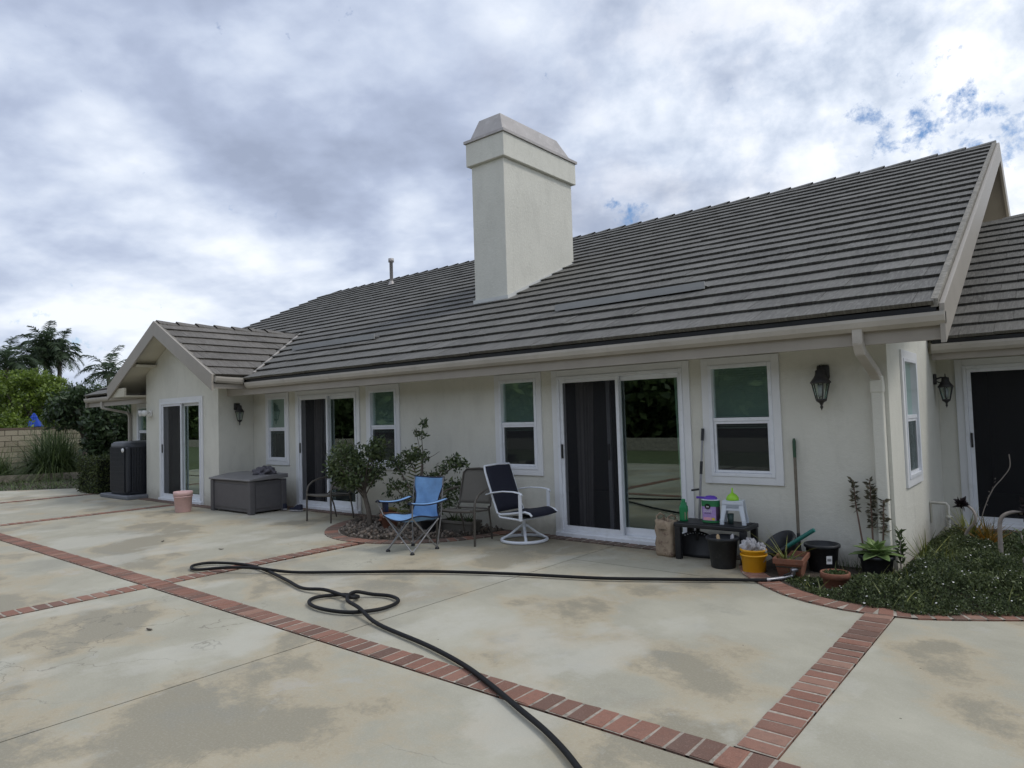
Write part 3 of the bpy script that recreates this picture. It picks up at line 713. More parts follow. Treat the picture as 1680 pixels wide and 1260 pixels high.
# fascia, rakes, gutters
fb = MB(); fb.box((LOWX, YE+.06, ZE-.235), (RX1-.02, YE+.10, ZE-.02)); obj('fascia', fb, 'taupe', house)
def gutter_profile(): return [(0, 0), (0, -.085), (-.045, -.11), (-.085, -.075), (-.10, -.03), (-.10, 0), (-.092, 0), (-.092, -.03), (-.078, -.07), (-.045, -.10), (-.008, -.08), (-.008, 0)]
def gutter(p0, p1, out, name='gutter'):
    p0 = Vector(p0); p1 = Vector(p1); out = Vector(out); mb = MB(); pr = gutter_profile(); n = len(pr)
    vs = [p - out*a + Vector((0, 0, b)) for p in (p0, p1) for a, b in pr]
    mb.add(vs, [(i, (i+1) % n, n+(i+1) % n, n+i) for i in range(n)])
    for k, p in enumerate((p0, p1)):
        mb.add([p - out*a + Vector((0, 0, b)) for a, b in pr[:6]], [(0, 1, 2, 3, 4, 5)])
    return obj(name, mb, 'gutter', house)
VX = BAX+HW
gutter((VX+.10, YE+.06, ZE-.01), (RX1-.0, YE+.06, ZE-.01), (0, -1, 0))
gutter((LOWX-.02, YE+.06, ZE-.01), (BAX-HW-.02, YE+.06, ZE-.01), (0, -1, 0))
ZB = BAZ-KB*HW
gutter((VX+.005, BYF+.05, ZB-.005), (VX+.005, YE-.04, ZB-.03), (1, 0, 0))
fb = MB(); fb.box((VX-.04, BYF+.03, ZB-.22), (VX+.0, YE+.06, ZB-.02)); fb.box((BAX-HW, BYF+.03, ZB-.22), (BAX-HW+.04, YE+.06, ZB-.02)); obj('fascia', fb, 'taupe', house)
gutter((XR+.04, Y2+.06, Z2-.01), (4.5, Y2+.06, Z2-.01), (0, -1, 0))
fb = MB(); fb.box((XR+.03, Y2+.06, Z2-.2), (4.5, Y2+.10, Z2-.02)); obj('fascia', fb, 'taupe', house)
# rake boards
def rake(p0, p1, h, t, nrm, mat='taupe', up_=.06):
    p0 = Vector(p0); p1 = Vector(p1); q = Vector(nrm)*t; u = Vector((0, 0, up_)); d = Vector((0, 0, -h))
    vs = [p0+u, p1+u, p1+d, p0+d]; vs += [v+q for v in vs]
    return obj('rake_board', MB().add(vs, [(0,1,2,3),(7,6,5,4),(0,4,5,1),(1,5,6,2),(2,6,7,3),(3,7,4,0)]), mat, house, bevel=.004)
rake((RX1, YE+.0, zr(YE)), (RX1, RY, zr(RY)), .27, .04, (-1, 0, 0)); rake((RX1, RY, zr(RY)), (RX1, RY+8, zr(RY)-K*8), .27, .04, (-1, 0, 0))
rake((RX1-.042, YE-.01, zr(YE)+.03), (RX1-.042, RY, zr(RY)+.03), -.0, .055, (-1, 0, 0), 'edge', .075)
rake((RX0-.0, 1.6, zr(1.6)), (RX0, RY, zr(RY)), .25, .04, (1, 0, 0)); rake((LOWX, YE, zr(YE)), (LOWX, 1.6, zr(1.6)), .25, .04, (1, 0, 0))
for s in (1, -1):
    rake((BAX, BYF, BAZ-.01), (BAX+s*(HW+.03), BYF, BAZ-.01-KB*(HW+.03)), .24, .04, (0, 1, 0))
    rake((BAX, BYF+.04, BAZ+.02), (BAX+s*(HW+.03), BYF+.04, BAZ+.02-KB*(HW+.03)), 0, .04, (0, 1, 0), 'edge', .03)
# cross-gable front wall triangle, and the boxed eave return on the left
mb = MB(); zt = lambda x: BAZ-.14-KB*abs(x-BAX)
mb.prism([(BX0, 2.55), (BX1, 2.55), (BX1, zt(BX1)), (BAX, zt(BAX)), (BX0, zt(BX0))], TH, 'y', BY); obj('gable_wall', mb, 'stucco', house)
mb = MB(); mb.box((BAX-HW+.05, BYF+.05, ZB-.21), (BX0-.002, BYF+.09, ZB-.02)); mb.box((BAX-HW+.05, BYF+.09, ZB-.21), (BX0-.002, BY+.6, ZB-.18)); obj('eave_return', mb, 'soffit', house)
mb = MB(); mb.box((BAX-1.3, BY-.42, ZB+.40), (BAX-1.0, BY, ZB+.45)); obj('lookout', mb, 'soffit', house)
# valley flashing
va = Vector((VX, ywh(ZB), ZB+.085)); vb = Vector((BAX+.12, ywh(BAZ-KB*.12), BAZ-KB*.12+.085))
obj('valley_flashing', MB().bar(va, vb, .05, .02), 'taupe', house)
obj('eave_gap_shade', MB().box((VX+.1, YE-.0, ZE-.035), (RX1-.06, YE+.012, ZE+.04)).box((XR+.05, Y2, Z2-.035), (4.4, Y2+.012, Z2+.04)), 'black', house)  # black strips painted in as the shade of the gap under the first tiles
# downpipes
def downpipe(pts, w_=.085, h_=.065, mat='gutter'):
    mb = MB()
    for a, b in zip(pts, pts[1:]):
        t = (Vector(b)-Vector(a)).normalized()*.012; mb.bar(Vector(a)-t, Vector(b)+t, w_, h_)
    return obj('downpipe', mb, mat, house, bevel=.01)
downpipe([(-1.46, -.575, 2.27), (-1.46, -.575, 2.12), (-1.455, -.53, 2.04), (-1.44, -.12, 1.88), (-1.43, -.065, 1.82)], .085, .075)
mb = MB().box((-1.482, -.095, .03), (-1.382, -.006, 1.84)); mb.box((-1.488, -.103, 1.68), (-1.376, -.004, 1.80)); obj('downpipe', mb, 'stucco', house, bevel=.012)
downpipe([(-18.75, -.56, 2.24), (-18.75, -.56, 2.06), (-18.47, -.06, 1.92), (-18.42, -.05, 1.85), (-18.42, -.05, .1)], .08, .06)
# chimney
mb = MB().box((chx0, chy0, zr(chy0)-.3), (chx1, chy1, 6.19)); mb.box((chx0-.07, chy0-.07, 6.19), (chx1+.07, chy1+.07, 6.62))
ch = obj('chimney', mb, 'stucco', house, bevel=.01)
mb = MB().box((chx0-.10, chy0-.10, 6.622), (chx1+.10, chy1+.10, 6.67)); ib, it = .03, .17
b4 = [(chx0-.02, chy0-.02), (chx1+.02, chy0-.02), (chx1+.02, chy1+.02), (chx0-.02, chy1+.02)]
t4 = [(chx0+.13, chy0+.10), (chx1-.13, chy0+.10), (chx1-.13, chy1-.28), (chx0+.13, chy1-.28)]
vs = [(x, y, 6.672) for x, y in b4] + [(x, y, 7.06) for x, y in t4]
mb.add(vs, [(0,1,5,4),(1,2,6,5),(2,3,7,6),(3,0,4,7),(4,5,6,7)]); obj('chimney_cap', mb, 'cap_metal', ch)
mb = MB(); e = .012
for x in (chx1+e/2,): mb.add([(x, chy0-.02, zr(chy0)-.05), (x, chy1+.03, zr(chy1)-.05), (x, chy1+.03, zr(chy1)+.10), (x, chy0-.02, zr(chy0)+.14), (x+.02, chy0-.02, zr(chy0)-.05), (x+.02, chy1+.03, zr(chy1)-.05), (x+.012, chy1+.03, zr(chy1)+.10), (x+.012, chy0-.02, zr(chy0)+.14)], [(4,5,6,7),(3,7,6,2),(0,4,7,3),(1,2,6,5)])
mb.box((chx0-.03, chy0-.022, zr(chy0)-.1), (chx1+.03, chy0-.003, zr(chy0)+.15))
fl = Matrix.Translation((0, 0, 0))
mb.add([(chx0-.16, chy0-.30, zr(chy0-.30)+.055), (chx1+.22, chy0-.16, zr(chy0-.16)+.055), (chx1+.05, chy0-.0, zr(chy0)+.07), (chx0-.03, chy0, zr(chy0)+.07)], [(0, 1, 2, 3)])
obj('flashing', mb, 'flash', ch, solid=0)
mb = MB(); mb.lathe([(.052, 5.45), (.052, 6.36), (.085, 6.362), (.085, 6.47), (.05, 6.472)], 16, (-15.93, 6.5, 0)); mb.disc(.085, 6.471, 16, (-15.93, 6.5)); mb.lathe([(.14, 5.6), (.055, 5.78)], 16, (-15.93, 6.5, 0))
obj('vent_pipe', mb, 'cap_metal', house)
for (x0, y0, x1, y1) in ((-12.24, .66, -9.64, .66), (-5.67, .70, -3.43, .73)):
    mb = MB(); mb.bar((x0, y0, zr(y0)+.15), (x1, y1, zr(y1)+.15), .015, .09); mb.bar((x0, y0+.06, zr(y0+.06)+.12), (x1, y1+.06, zr(y1+.06)+.12), .10, .008)
    obj('metal_strip', mb, 'strip_metal', house)
# hose bib pipe is house plumbing of its own
# ================================================================== WALL FIXTURES
def lantern(name_label, p, rz, sc=1.0):
    t = thing('wall_lantern', name_label, 'wall lamp', p, rz, 'black coach lanterns on the house walls')
    mb = MB().lathe([(.0, -.07), (.055, -.068), (.06, -.05), (.06, .05), (.055, .068), (0, .07)], 12)
    # back plate standing vertically: rotate lathe so its axis is z, flattened in y
    mb.v = [(x, y*.32-.015, z) for x, y, z in mb.v]
    obj('back_plate', mb, 'dark_metal', t)
    mb = MB().tube([(0, -.02, 0), (0, -.08, .02), (0, -.13, .015), (0, -.13, -.04)], .011, 8)
    mb.tube([(0, -.03, -.03), (0, -.07, -.05), (0, -.10, -.03)], .008, 6); obj('arm', mb, 'dark_metal', t)
    c = (0, -.13, 0)
    mb = MB().lathe([(.0, .07), (.006, .065), (.008, .03), (.045, .015), (.05, -.03), (.06, -.05), (.098, -.10), (.098, -.112), (0, -.112)], 6, c)
    obj('roof_cap', mb, 'dark_metal', t)
    mb = MB()
    for k in range(6):
        a = math.pi*2*k/6; mb.tube([(c[0]+.083*math.cos(a), c[1]+.083*math.sin(a), -.11), (c[0]+.047*math.cos(a), c[1]+.047*math.sin(a), -.27)], .006, 5)
    mb.lathe([(.0, -.262), (.055, -.265), (.05, -.285), (.02, -.305), (.010, -.33), (.016, -.345), (.008, -.36), (0, -.38)], 6, c); obj('cage', mb, 'dark_metal', t)
    mb = MB().lathe([(.076, -.113), (.043, -.262)], 6, c); obj('glass_shade', mb, 'glass', t)
    mb = MB().lathe([(.0, -.12), (.028, -.125), (.028, -.24), (.0, -.25)], 10, c); obj('lamp_holder', mb, 'lamp_glass', t)
    t.scale = (sc, sc, sc); return t
lantern('black coach lantern on the long wall right of the last window', (-1.915, 0, 1.905), 0, 1.0)
lantern('black coach lantern on the side wall of the projecting gable bay', (BX1, -.36, 1.90), math.pi/2, .98)
lantern('black coach lantern in the shaded recess beside the far right glass door', (XR+.001, 2.72, 1.86), math.pi/2, .95)
t = thing('floodlight', 'white twin floodlight high on the left edge of the gable bay wall', 'floodlight', (-15.56, BY, 1.86)); t.scale = (1.35, 1.35, 1.35)
obj('base', MB().box((-.05, -.03, -.06), (.05, -.002, .04)), 'cardwhite', t, bevel=.01)
for s in (-1, 1):
    mb = MB().lathe([(0, -.05), (.028, -.045), (.05, .035), (.05, .05), (0, .045)], 14); mx = Matrix.Translation((s*.07-.02, -.10, 0)) @ Matrix.Rotation(R(100), 4, 'X') @ Matrix.Rotation(s*.5, 4, 'Y'); mb.v = [tuple(mx @ Vector(v)) for v in mb.v]
    obj('lamp_head', mb, 'cardwhite', t)
# plumbing pipe
t = thing('water_pipe', 'pale painted water pipe with tap elbow rising beside the side wall', 'pipe', (-1.17, 1.9, 0))
obj('pipe', MB().tube([(0, 0, 0), (0, 0, .40), (-.02, .0, .425), (-.17, 0, .43)], .017, 10), 'pvc', t)
obj('coupling', MB().lathe([(.02, .12), (.027, .122), (.027, .16), (.02, .162)], 10), 'pvc', t); obj('valve', MB().lathe([(.02, .25), (.03, .252), (.03, .29), (.02, .292)], 10).tube([(0, 0, .27), (.045, -.02, .28)], .008, 6), 'pvc', t)
obj('cover_plate', MB().box((-.175, -.02, .2), (-.165, .05, .42)), 'soffit', t)

# ================================================================== PATIO FURNITURE AND TOOLS
# --- deck box
X0, X1, Y0, Y1 = -12.33, -10.95, -1.04, -.33
t = thing('deck_box', 'grey resin storage box with a dark bundle on its sloping lid', 'storage box', ((X0+X1)/2, (Y0+Y1)/2, 0))
a, b = (X1-X0)/2, (Y1-Y0)/2
mb = MB().box((-a+.03, -b+.03, .03), (a-.03, b-.03, .56)); obj('body', mb, 'grey_plastic', t, bevel=.012)
for sx in (-1, 1):
    for sy in (-1, 1): obj('corner_post', MB().box((sx*(a-.05)-.05, sy*(b-.05)-.05, 0), (sx*(a-.05)+.05, sy*(b-.05)+.05, .565)), 'grey_plastic', t, bevel=.012)
obj('side_panel', MB().box((-a+.12, -b+.018, .09), (a-.12, -b+.0295, .50)), 'grey_plastic', t, bevel=.006)
obj('side_panel', MB().box((a-.0295, -b+.12, .09), (a-.018, b-.12, .50)), 'grey_plastic', t, bevel=.006)
mb = MB().add([(-a-.02, -b-.02, .57), (a+.02, -b-.02, .57), (a+.02, b+.02, .585), (-a-.02, b+.02, .585), (-a-.02, -b-.02, .60), (a+.02, -b-.02, .60), (a+.02, 0.02, .655), (-a-.02, 0.02, .655), (-a-.02, b+.02, .66), (a+.02, b+.02, .66)],
    [(0,1,5,4),(4,5,6,7),(7,6,9,8),(1,2,9,6,5),(0,4,7,8,3),(2,3,8,9),(3,2,1,0)])
obj('lid', mb, 'grey_lid', t, bevel=.01)
def rag(name, c, r, mat, parent=None, seed=1, n=26, flat=.45):
    rd = random.Random(seed); ph = [rd.uniform(0, 6) for _ in range(6)]
    def fn(i, j):
        a_ = i*2*math.pi; e_ = (j-.5)*math.pi; k = 1+.22*math.sin(3*a_+ph[0]+3*e_)+.14*math.sin(7*a_+ph[1]-5*e_)+.08*math.sin(13*a_+ph[2]+9*e_)
        if i == 1: pass
        return (c[0]+r[0]*k*math.cos(a_)*math.cos(e_), c[1]+r[1]*k*math.sin(a_)*math.cos(e_), c[2]+r[2]*k*max(-.35, math.sin(e_)))
    return obj(name, MB().grid(fn, n*2, n), mat, parent)
o = rag('cloth_bundle', (0, 0, .03), (.24, .15, .085), 'cloth_grey', None, 4); o.location = (-11.28, -.55, .655); tag(o, 'crumpled dark grey cloth lying on the lid of the grey storage box', 'cloth')
# --- shoes
def shoe(loc, rz, label):
    t = thing('shoe', label, 'shoe', loc, rz, 'pair of dark shoes by the glass door')
    def outline(k, z, s): return [(s*k*.045*(1.15 if yy > .0 else .85)*c_, yy*k, z) for c_, yy in ((1, .0), )]
    prof = [(-.14, .028), (-.12, .038), (-.05, .036), (.03, .045), (.09, .046), (.13, .032), (.145, .012)]
    vs = [(x, y, z) for z in (0, .025) for (y, x) in prof] + [(-x, y, z) for z in (0, .025) for (y, x) in prof]
    def ring_(z, k): return [(x*k, y, z) for y, x in prof] + [(-x*k, y, z) for y, x in reversed(prof)]
    n = 14; mb = MB(); mb.add(ring_(0, 1)+ring_(.025, 1.03), [(i, (i+1) % n, n+(i+1) % n, n+i) for i in range(n)]+[tuple(range(n, 2*n))]); obj('sole', mb, 'rag', t)
    up_ = []
    for (zf, k) in ((.025, .98), (.05, .95), (.07, .7)):
        up_ += [(x*k, y*(.98 if zf < .06 else .9)-(0 if zf < .06 else .01), zf+(.045 if y < 0 else .0)*(zf > .04)-(.02 if y > .08 else 0)*(zf > .06)) for y, x in prof] + [(-x*k, y*(.98 if zf < .06 else .9)-(0 if zf < .06 else .01), zf+(.045 if y < 0 else .0)*(zf > .04)-(.02 if y > .08 else 0)*(zf > .06)) for y, x in reversed(prof)]
    mb = MB(); mb.add(up_, [(r_*n+i, r_*n+(i+1) % n, (r_+1)*n+(i+1) % n, (r_+1)*n+i) for r_ in range(2) for i in range(n)]+[tuple(range(2*n+3, 2*n+11))], True); obj('upper', mb, 'navy', t)
shoe((-11.05, -.35, .012), R(75), 'dark canvas shoe nearest the storage box, by the glass door')
shoe((-10.62, -.36, .012), R(100), 'dark canvas shoe nearer the brown chair, by the glass door')
# --- buckets and pots
def pot(name, label, cat, loc, rt_, rb, h, mat, n=28, rim=.012, rimh=.03, soil=None, soilz=None, group=None, sq=None, rz=0, tilt=None, wall=.006):
    t = thing(name, label, cat, loc, rz, group, tilt)
    pr = [(0, .002), (rb*.96, .0), (rb, .006), (rt_-(rt_-rb)*(rimh/h), h-rimh), (rt_+rim, h-rimh+.002), (rt_+rim, h-.004), (rt_+rim-.004, h), (rt_-wall, h), (rb-wall+.002, h*.25), (rb-wall, .02), (0, .018)]
    obj('pot_body' if 'pot' in name or 'bowl' in name else 'bucket_body', MB().lathe(pr, n, sq=sq), mat, t)
    if soil:
        zs = soilz if soilz else h-.04; rr = rb+(rt_-rb)*zs/h-wall
        mb = MB().lathe([(0, zs+.008), (rr*.6, zs+.004), (rr, zs)], n, sq=sq); obj('soil', mb, soil, t)
    return t
def bail(t, r, z, drop, tiltdir=1, mat='steel'):
    mb = MB().tube([(r*math.cos(a_), -tiltdir*r*.55*math.sin(a_)*1.0-tiltdir*.0, z-drop*math.sin(a_)) for a_ in [math.pi*i/12 for i in range(13)]], .003, 5); obj('bail_handle', mb, mat, t)
t = pot('pink_bucket', 'dusty pink plastic bucket standing before the gable bay door', 'bucket', (-12.62, -1.40, 0), .158, .135, .37, 'pinkplastic', rim=.006, rimh=.07)
obj('rim_band', MB().lathe([(.161, .27), (.166, .272), (.166, .285), (.161, .287)], 28), 'pinkplastic', t); bail(t, .162, .30, .12)
mb = MB()
for k, (z, hh) in enumerate(((.20, .028), (.165, .02), (.13, .024), (.07, .018))):
    for q in range(3):
        a0 = R(-118+q*5+(k % 2)*2); r_ = .153-(.37-z)*.06
        mb.add([((r_+.003)*math.cos(a0+d), (r_+.003)*math.sin(a0+d), zz_) for d, zz_ in ((0, z), (R(3.6), z), (R(3.6), z+hh), (0, z+hh))], [(0, 1, 2, 3)])
obj('printed_marks', mb, 'black', t)
t = pot('black_pot', 'tall black nursery pot of tool handles in front of the low table', 'plant pot', (-2.785, -.60, 0), .150, .118, .30, 'blackpot', soil='soil', soilz=.22)
for (x, y, dx, dy, m_, r_) in ((-.03, -.06, -.0, .02, 'woodhandle', .017), (.07, -.01, .02, .04, 'rag', .018)):
    o = obj('tool_handle', MB().tube([(-2.785+x+.02, -.60+y+.02, .20), (-2.785+x+dx, -.60+y+dy, .31), (-2.785+x+dx*1.2, -.60+y+dy*1.2, .325)], [r_, r_, r_*.5], 10), m_); tag(o, 'pale wooden handle tip showing over the black pot rim' if m_ == 'woodhandle' else 'grey handle tip showing over the black pot rim', 'handle')
t = pot('yellow_bucket', 'yellow plastic bucket stuffed with grey rags', 'bucket', (-2.455, -.66, .01), .119, .106, .215, 'yellow', rim=.006, rimh=.02)
obj('rim_band', MB().lathe([(.118, .150), (.126, .152), (.126, .166), (.118, .168)], 28), 'yellow', t); bail(t, .124, .155, .10)
o = rag('rag', (-2.49, -.66, .225), (.075, .07, .075), 'rag', None, 9, 22); tag(o, 'pale grey crumpled rag in the yellow bucket', 'rag')
o = rag('rag', (-2.40, -.65, .215), (.06, .06, .055), 'rag', None, 12, 22); tag(o, 'smaller darker crumpled rag at right in the yellow bucket', 'rag')
# terracotta trough
t = thing('terracotta_trough', 'square terracotta planter with spiky leaves beside the yellow bucket', 'planter', (-2.10, -.66, 0), R(8))
def frustbox(mb, w0, d0, w1, d1, z0, z1):
    vs = [(-w0, -d0, z0), (w0, -d0, z0), (w0, d0, z0), (-w0, d0, z0), (-w1, -d1, z1), (w1, -d1, z1), (w1, d1, z1), (-w1, d1, z1)]
    mb.add(vs, [(0,1,5,4),(1,2,6,5),(2,3,7,6),(3,0,4,7)])
mb = MB(); frustbox(mb, .085, .13, .115, .20, 0, .155); frustbox(mb, .128, .213, .130, .215, .155, .20); frustbox(mb, .112, .197, .10, .18, .20, .14)
mb.add([(-.115, -.20, .155), (.115, -.20, .155), (.115, .20, .155), (-.115, .20, .155), (-.128, -.213, .155), (.128, -.213, .155), (.128, .213, .155), (-.128, .213, .155)], [(0,1,5,4),(1,2,6,5),(2,3,7,6),(3,0,4,7)])
mb.add([(-.13, -.215, .2), (.13, -.215, .2), (.13, .215, .2), (-.13, .215, .2), (-.112, -.197, .2), (.112, -.197, .2), (.112, .197, .2), (-.112, .197, .2)], [(0,1,5,4),(1,2,6,5),(2,3,7,6),(3,0,4,7)])
obj('pot_body', mb, 'terracotta', t); obj('soil', MB().box((-.108, -.19, .12), (.108, .19, .155)), 'soil', t)
def strap(mb, base, dirv, ln, wd, droop=.5, n=6, fold=.2):
    d = Vector(dirv).normalized(); p = Vector(base); s_ = d.cross(Vector((0, 0, 1))); s_ = s_.normalized() if s_.length > 1e-3 else Vector((1, 0, 0)); L1, C1, R1 = [], [], []
    for i in range(n+1):
        f = i/n; wv = wd*(.55+.45*math.sin(math.pi*min(1, f*1.6+.15)))*(1-f)**.5 if f < 1 else 0
        L1.append(p - s_*wv/2); R1.append(p + s_*wv/2); C1.append(p - d.cross(s_)*(-1)*wv*fold)
        d = (d + Vector((0, 0, -droop/n))).normalized(); p = p + d*ln/n
    vs = L1+C1+R1; m_ = n+1
    mb.add(vs, [(i, m_+i, m_+i+1, i+1) for i in range(n)] + [(m_+i, 2*m_+i, 2*m_+i+1, m_+i+1) for i in range(n)], True)
mb = MB()
for i in range(13):
    a_ = i*2.4+.3; el = random.uniform(.5, 1.25); strap(mb, (-.03+random.uniform(-.03, .03), -.08+random.uniform(-.03, .03), .15), (math.cos(a_)*math.cos(el), math.sin(a_)*math.cos(el), math.sin(el)), random.uniform(.22, .40), .022, .5)
for (dx, dz, ln) in ((-.75, .75, .48), (-.45, 1, .42), (-.6, .35, .30)): strap(mb, (-.03, -.08, .15), (dx, -.1, dz), ln, .024, .25)
obj('strap_leaves', mb, 'yellowgreen', t)
t = pot('tipped_pot', 'black nursery pot tipped on its side behind the terracotta planter', 'plant pot', (-2.20, -.28, .05), .155, .12, .27, 'blackpot', tilt=(R(28), R(-24), 0))
t = thing('trowel', 'hand tool with teal grip sticking out of the tipped black pot', 'garden tool', (0, 0, 0))
obj('grip', MB().tube([(-2.185, -.52, .245), (-1.93, -.52, .425)], .020, 12), 'teal_plastic', t); obj('shaft', MB().tube([(-2.26, -.50, .19), (-2.185, -.52, .245)], .02, 8), 'black', t)
t = pot('large_black_pot', 'wide empty dark grey nursery pot with a white price tag', 'plant pot', (-1.93, -.30, .0), .150, .118, .265, 'blackpot')
mx = Matrix.Rotation(R(-52), 4, 'Z')
mb = MB().add([mx @ Vector(p) for p in ((.1445, -.026, .10), (.1445, .026, .10), (.1505, .026, .175), (.1505, -.026, .175))], [(0, 1, 2, 3)]); obj('price_tag', mb, 'paper_white', t)
mb = MB()
for k in range(4): mb.add([mx @ Vector(p) for p in ((.1475+.0, -.016+k*.009, .125), (.1475, -.011+k*.009, .125), (.1500, -.011+k*.009, .15), (.1500, -.016+k*.009, .15))], [(0, 1, 2, 3)])
obj('tag_print', mb, 'black', t)
t = pot('terracotta_bowl', 'shallow terracotta bowl of tiny succulents in the ground cover', 'plant pot', (-1.665, -.905, .012), .112, .090, .135, 'terracotta', rim=.008, rimh=.05, soil='gravelsoil', soilz=.115)
pts = np.array([(random.gauss(0, .05), random.gauss(0, .05), .125) for _ in range(420)]); pts = pts[np.hypot(pts[:, 0], pts[:, 1]) < .105]
obj('succulents', fastmesh('s', leaves(pts, .022, .6, 1.6), 0, 4), 'leaf_mid', t)
# --- low black table and what stands on it
TX0, TX1, TY0, TY1, TZ = -3.36, -2.58, -.51, -.14, .385
t = thing('low_table', 'low black plastic table holding garden supplies against the wall', 'table', ((TX0+TX1)/2, (TY0+TY1)/2, 0), 0)
a, b = (TX1-TX0)/2, (TY1-TY0)/2
mb = MB().box((-a, -b, TZ-.045), (a, b, TZ)); obj('tabletop', mb, 'black', t, bevel=.01)
mb = MB()
for i in range(5): mb.box((-a+.03, -b+.03+i*.065, TZ+.0005), (a-.03, -b+.08+i*.065, TZ+.005))
obj('top_slat', mb, 'black', t, bevel=.002)
for sx in (-1, 1):
    for sy in (-1, 1):
        mb = MB(); mb.box((sx*(a-.04)-.033, sy*(b-.035)-.028, 0), (sx*(a-.04)+.033, sy*(b-.035)+.028, TZ-.045)); obj('leg', mb, 'black', t, bevel=.008)
# green bottle
t = thing('detergent_bottle', 'green plastic squeeze bottle at the left end of the low table', 'bottle', (-3.285, -.40, TZ+.005), R(20))
mb = MB().lathe([(0, 0), (.042, .0), (.046, .01), (.044, .08), (.047, .12), (.045, .155), (.034, .17), (.031, .18), (.033, .195), (.020, .20)], 18); mb.v = [(x, y*.62, z) for x, y, z in mb.v]; obj('bottle_body', mb, 'green_plastic', t)
obj('bottle_cap', MB().lathe([(.020, .198), (.021, .232), (.0, .235)], 14), 'green_plastic', t)
mb = MB().add([(.012, -.0285, .02), (.044, -.012, .02), (.044, -.012, .10), (.012, -.0285, .10)], [(0, 1, 2, 3)]); obj('bottle_label', mb, 'bagpaper', t)
# fertiliser tub
t = thing('fertiliser_tub', 'oval fertiliser tub with green and purple label and purple scoop lid', 'tub', (-2.995, -.36, TZ+.005), R(4))
def oval(mb, r, pr, n=40):
    mb.lathe([(r*k, z) for k, z in pr], n, sq=2.8); return mb
def sc(mb, sx, sy): mb.v = [(x*sx, y*sy, z) for x, y, z in mb.v]; return mb
obj('tub_body', sc(MB().lathe([(0, 0), (.086, 0), (.09, .006), (.092, .24), (0, .24)], 40, sq=2.6), 1, .72), 'darkpurple', t)
def wrap(z0, z1, a0, a1, r, n=16):
    vs = []
    for z in (z0, z1):
        for i in range(n+1):
            a_ = a0+(a1-a0)*i/n; ca, sa = math.cos(a_), math.sin(a_); e_ = 2/2.6
            vs.append((math.copysign(abs(ca)**e_, ca)*r, math.copysign(abs(sa)**e_, sa)*r*.72, z))
    return MB().add(vs, [(i, i+1, n+2+i, n+1+i) for i in range(n)], True)
obj('green_label', wrap(.172, .232, R(-180), R(0), .0945), 'labelgreen', t); obj('lavender_label', wrap(.03, .172, R(-140), R(-48), .0945), 'lavender', t)
obj('green_label', wrap(.006, .03, R(-180), R(0), .0945), 'labelgreen', t)
obj('pink_print', wrap(.032, .062, R(-125), R(-80), .0955, 8), 'pinkprint', t); obj('yellow_print', wrap(.034, .058, R(-78), R(-58), .0955, 6), 'yellowprint', t)
obj('tub_rim', sc(MB().lathe([(.0, .243), (.096, .243), (.098, .236), (.094, .234)], 40, sq=2.6), 1, .72), 'stool_white', t)
mb = sc(MB().lathe([(.080, .243), (.074, .262), (.05, .276), (0, .282)], 28), .9, .72); mb.box((-.15, -.016, .244), (-.05, .016, .266)); mb.v = [(x, y, z) for x, y, z in mb.v]; obj('scoop_lid', mb, 'purple', t, bevel=.003)
obj('logo_disc', MB().lathe([(0, 0), (.030, 0), (.030, .001)], 20), 'black', t).matrix_local = Matrix.Translation((-.012, -.0695, .172)) @ Matrix.Rotation(R(90), 4, 'X')
def text(s, size, mat, parent, mx):
    cu = bpy.data.curves.new('t', 'FONT'); cu.body = s; cu.size = size; cu.align_x = 'CENTER'; cu.extrude = .0003
    tmp = bpy.data.objects.new('t', cu); me = bpy.data.meshes.new_from_object(tmp); bpy.data.objects.remove(tmp)
    o = obj('printed_text', me, mat, parent); o.matrix_local = mx; return o
obj('logo_bar', MB().box((-.024, -.0715, .166), (.002, -.0705, .178)), 'paper_white', t)
text('Miracle-Gro', .0105, 'black', t, Matrix.Translation((-.011, -.0725, .169)) @ RX)
text('Performance', .017, 'paper_white', t, Matrix.Translation((-.012, -.0700, .133)) @ RX)
text('ORGANICS', .018, 'paper_white', t, Matrix.Translation((-.012, -.0700, .116)) @ RX)
text('BLOOMS', .018, 'black', t, Matrix.Translation((-.012, -.0700, .098)) @ RX)
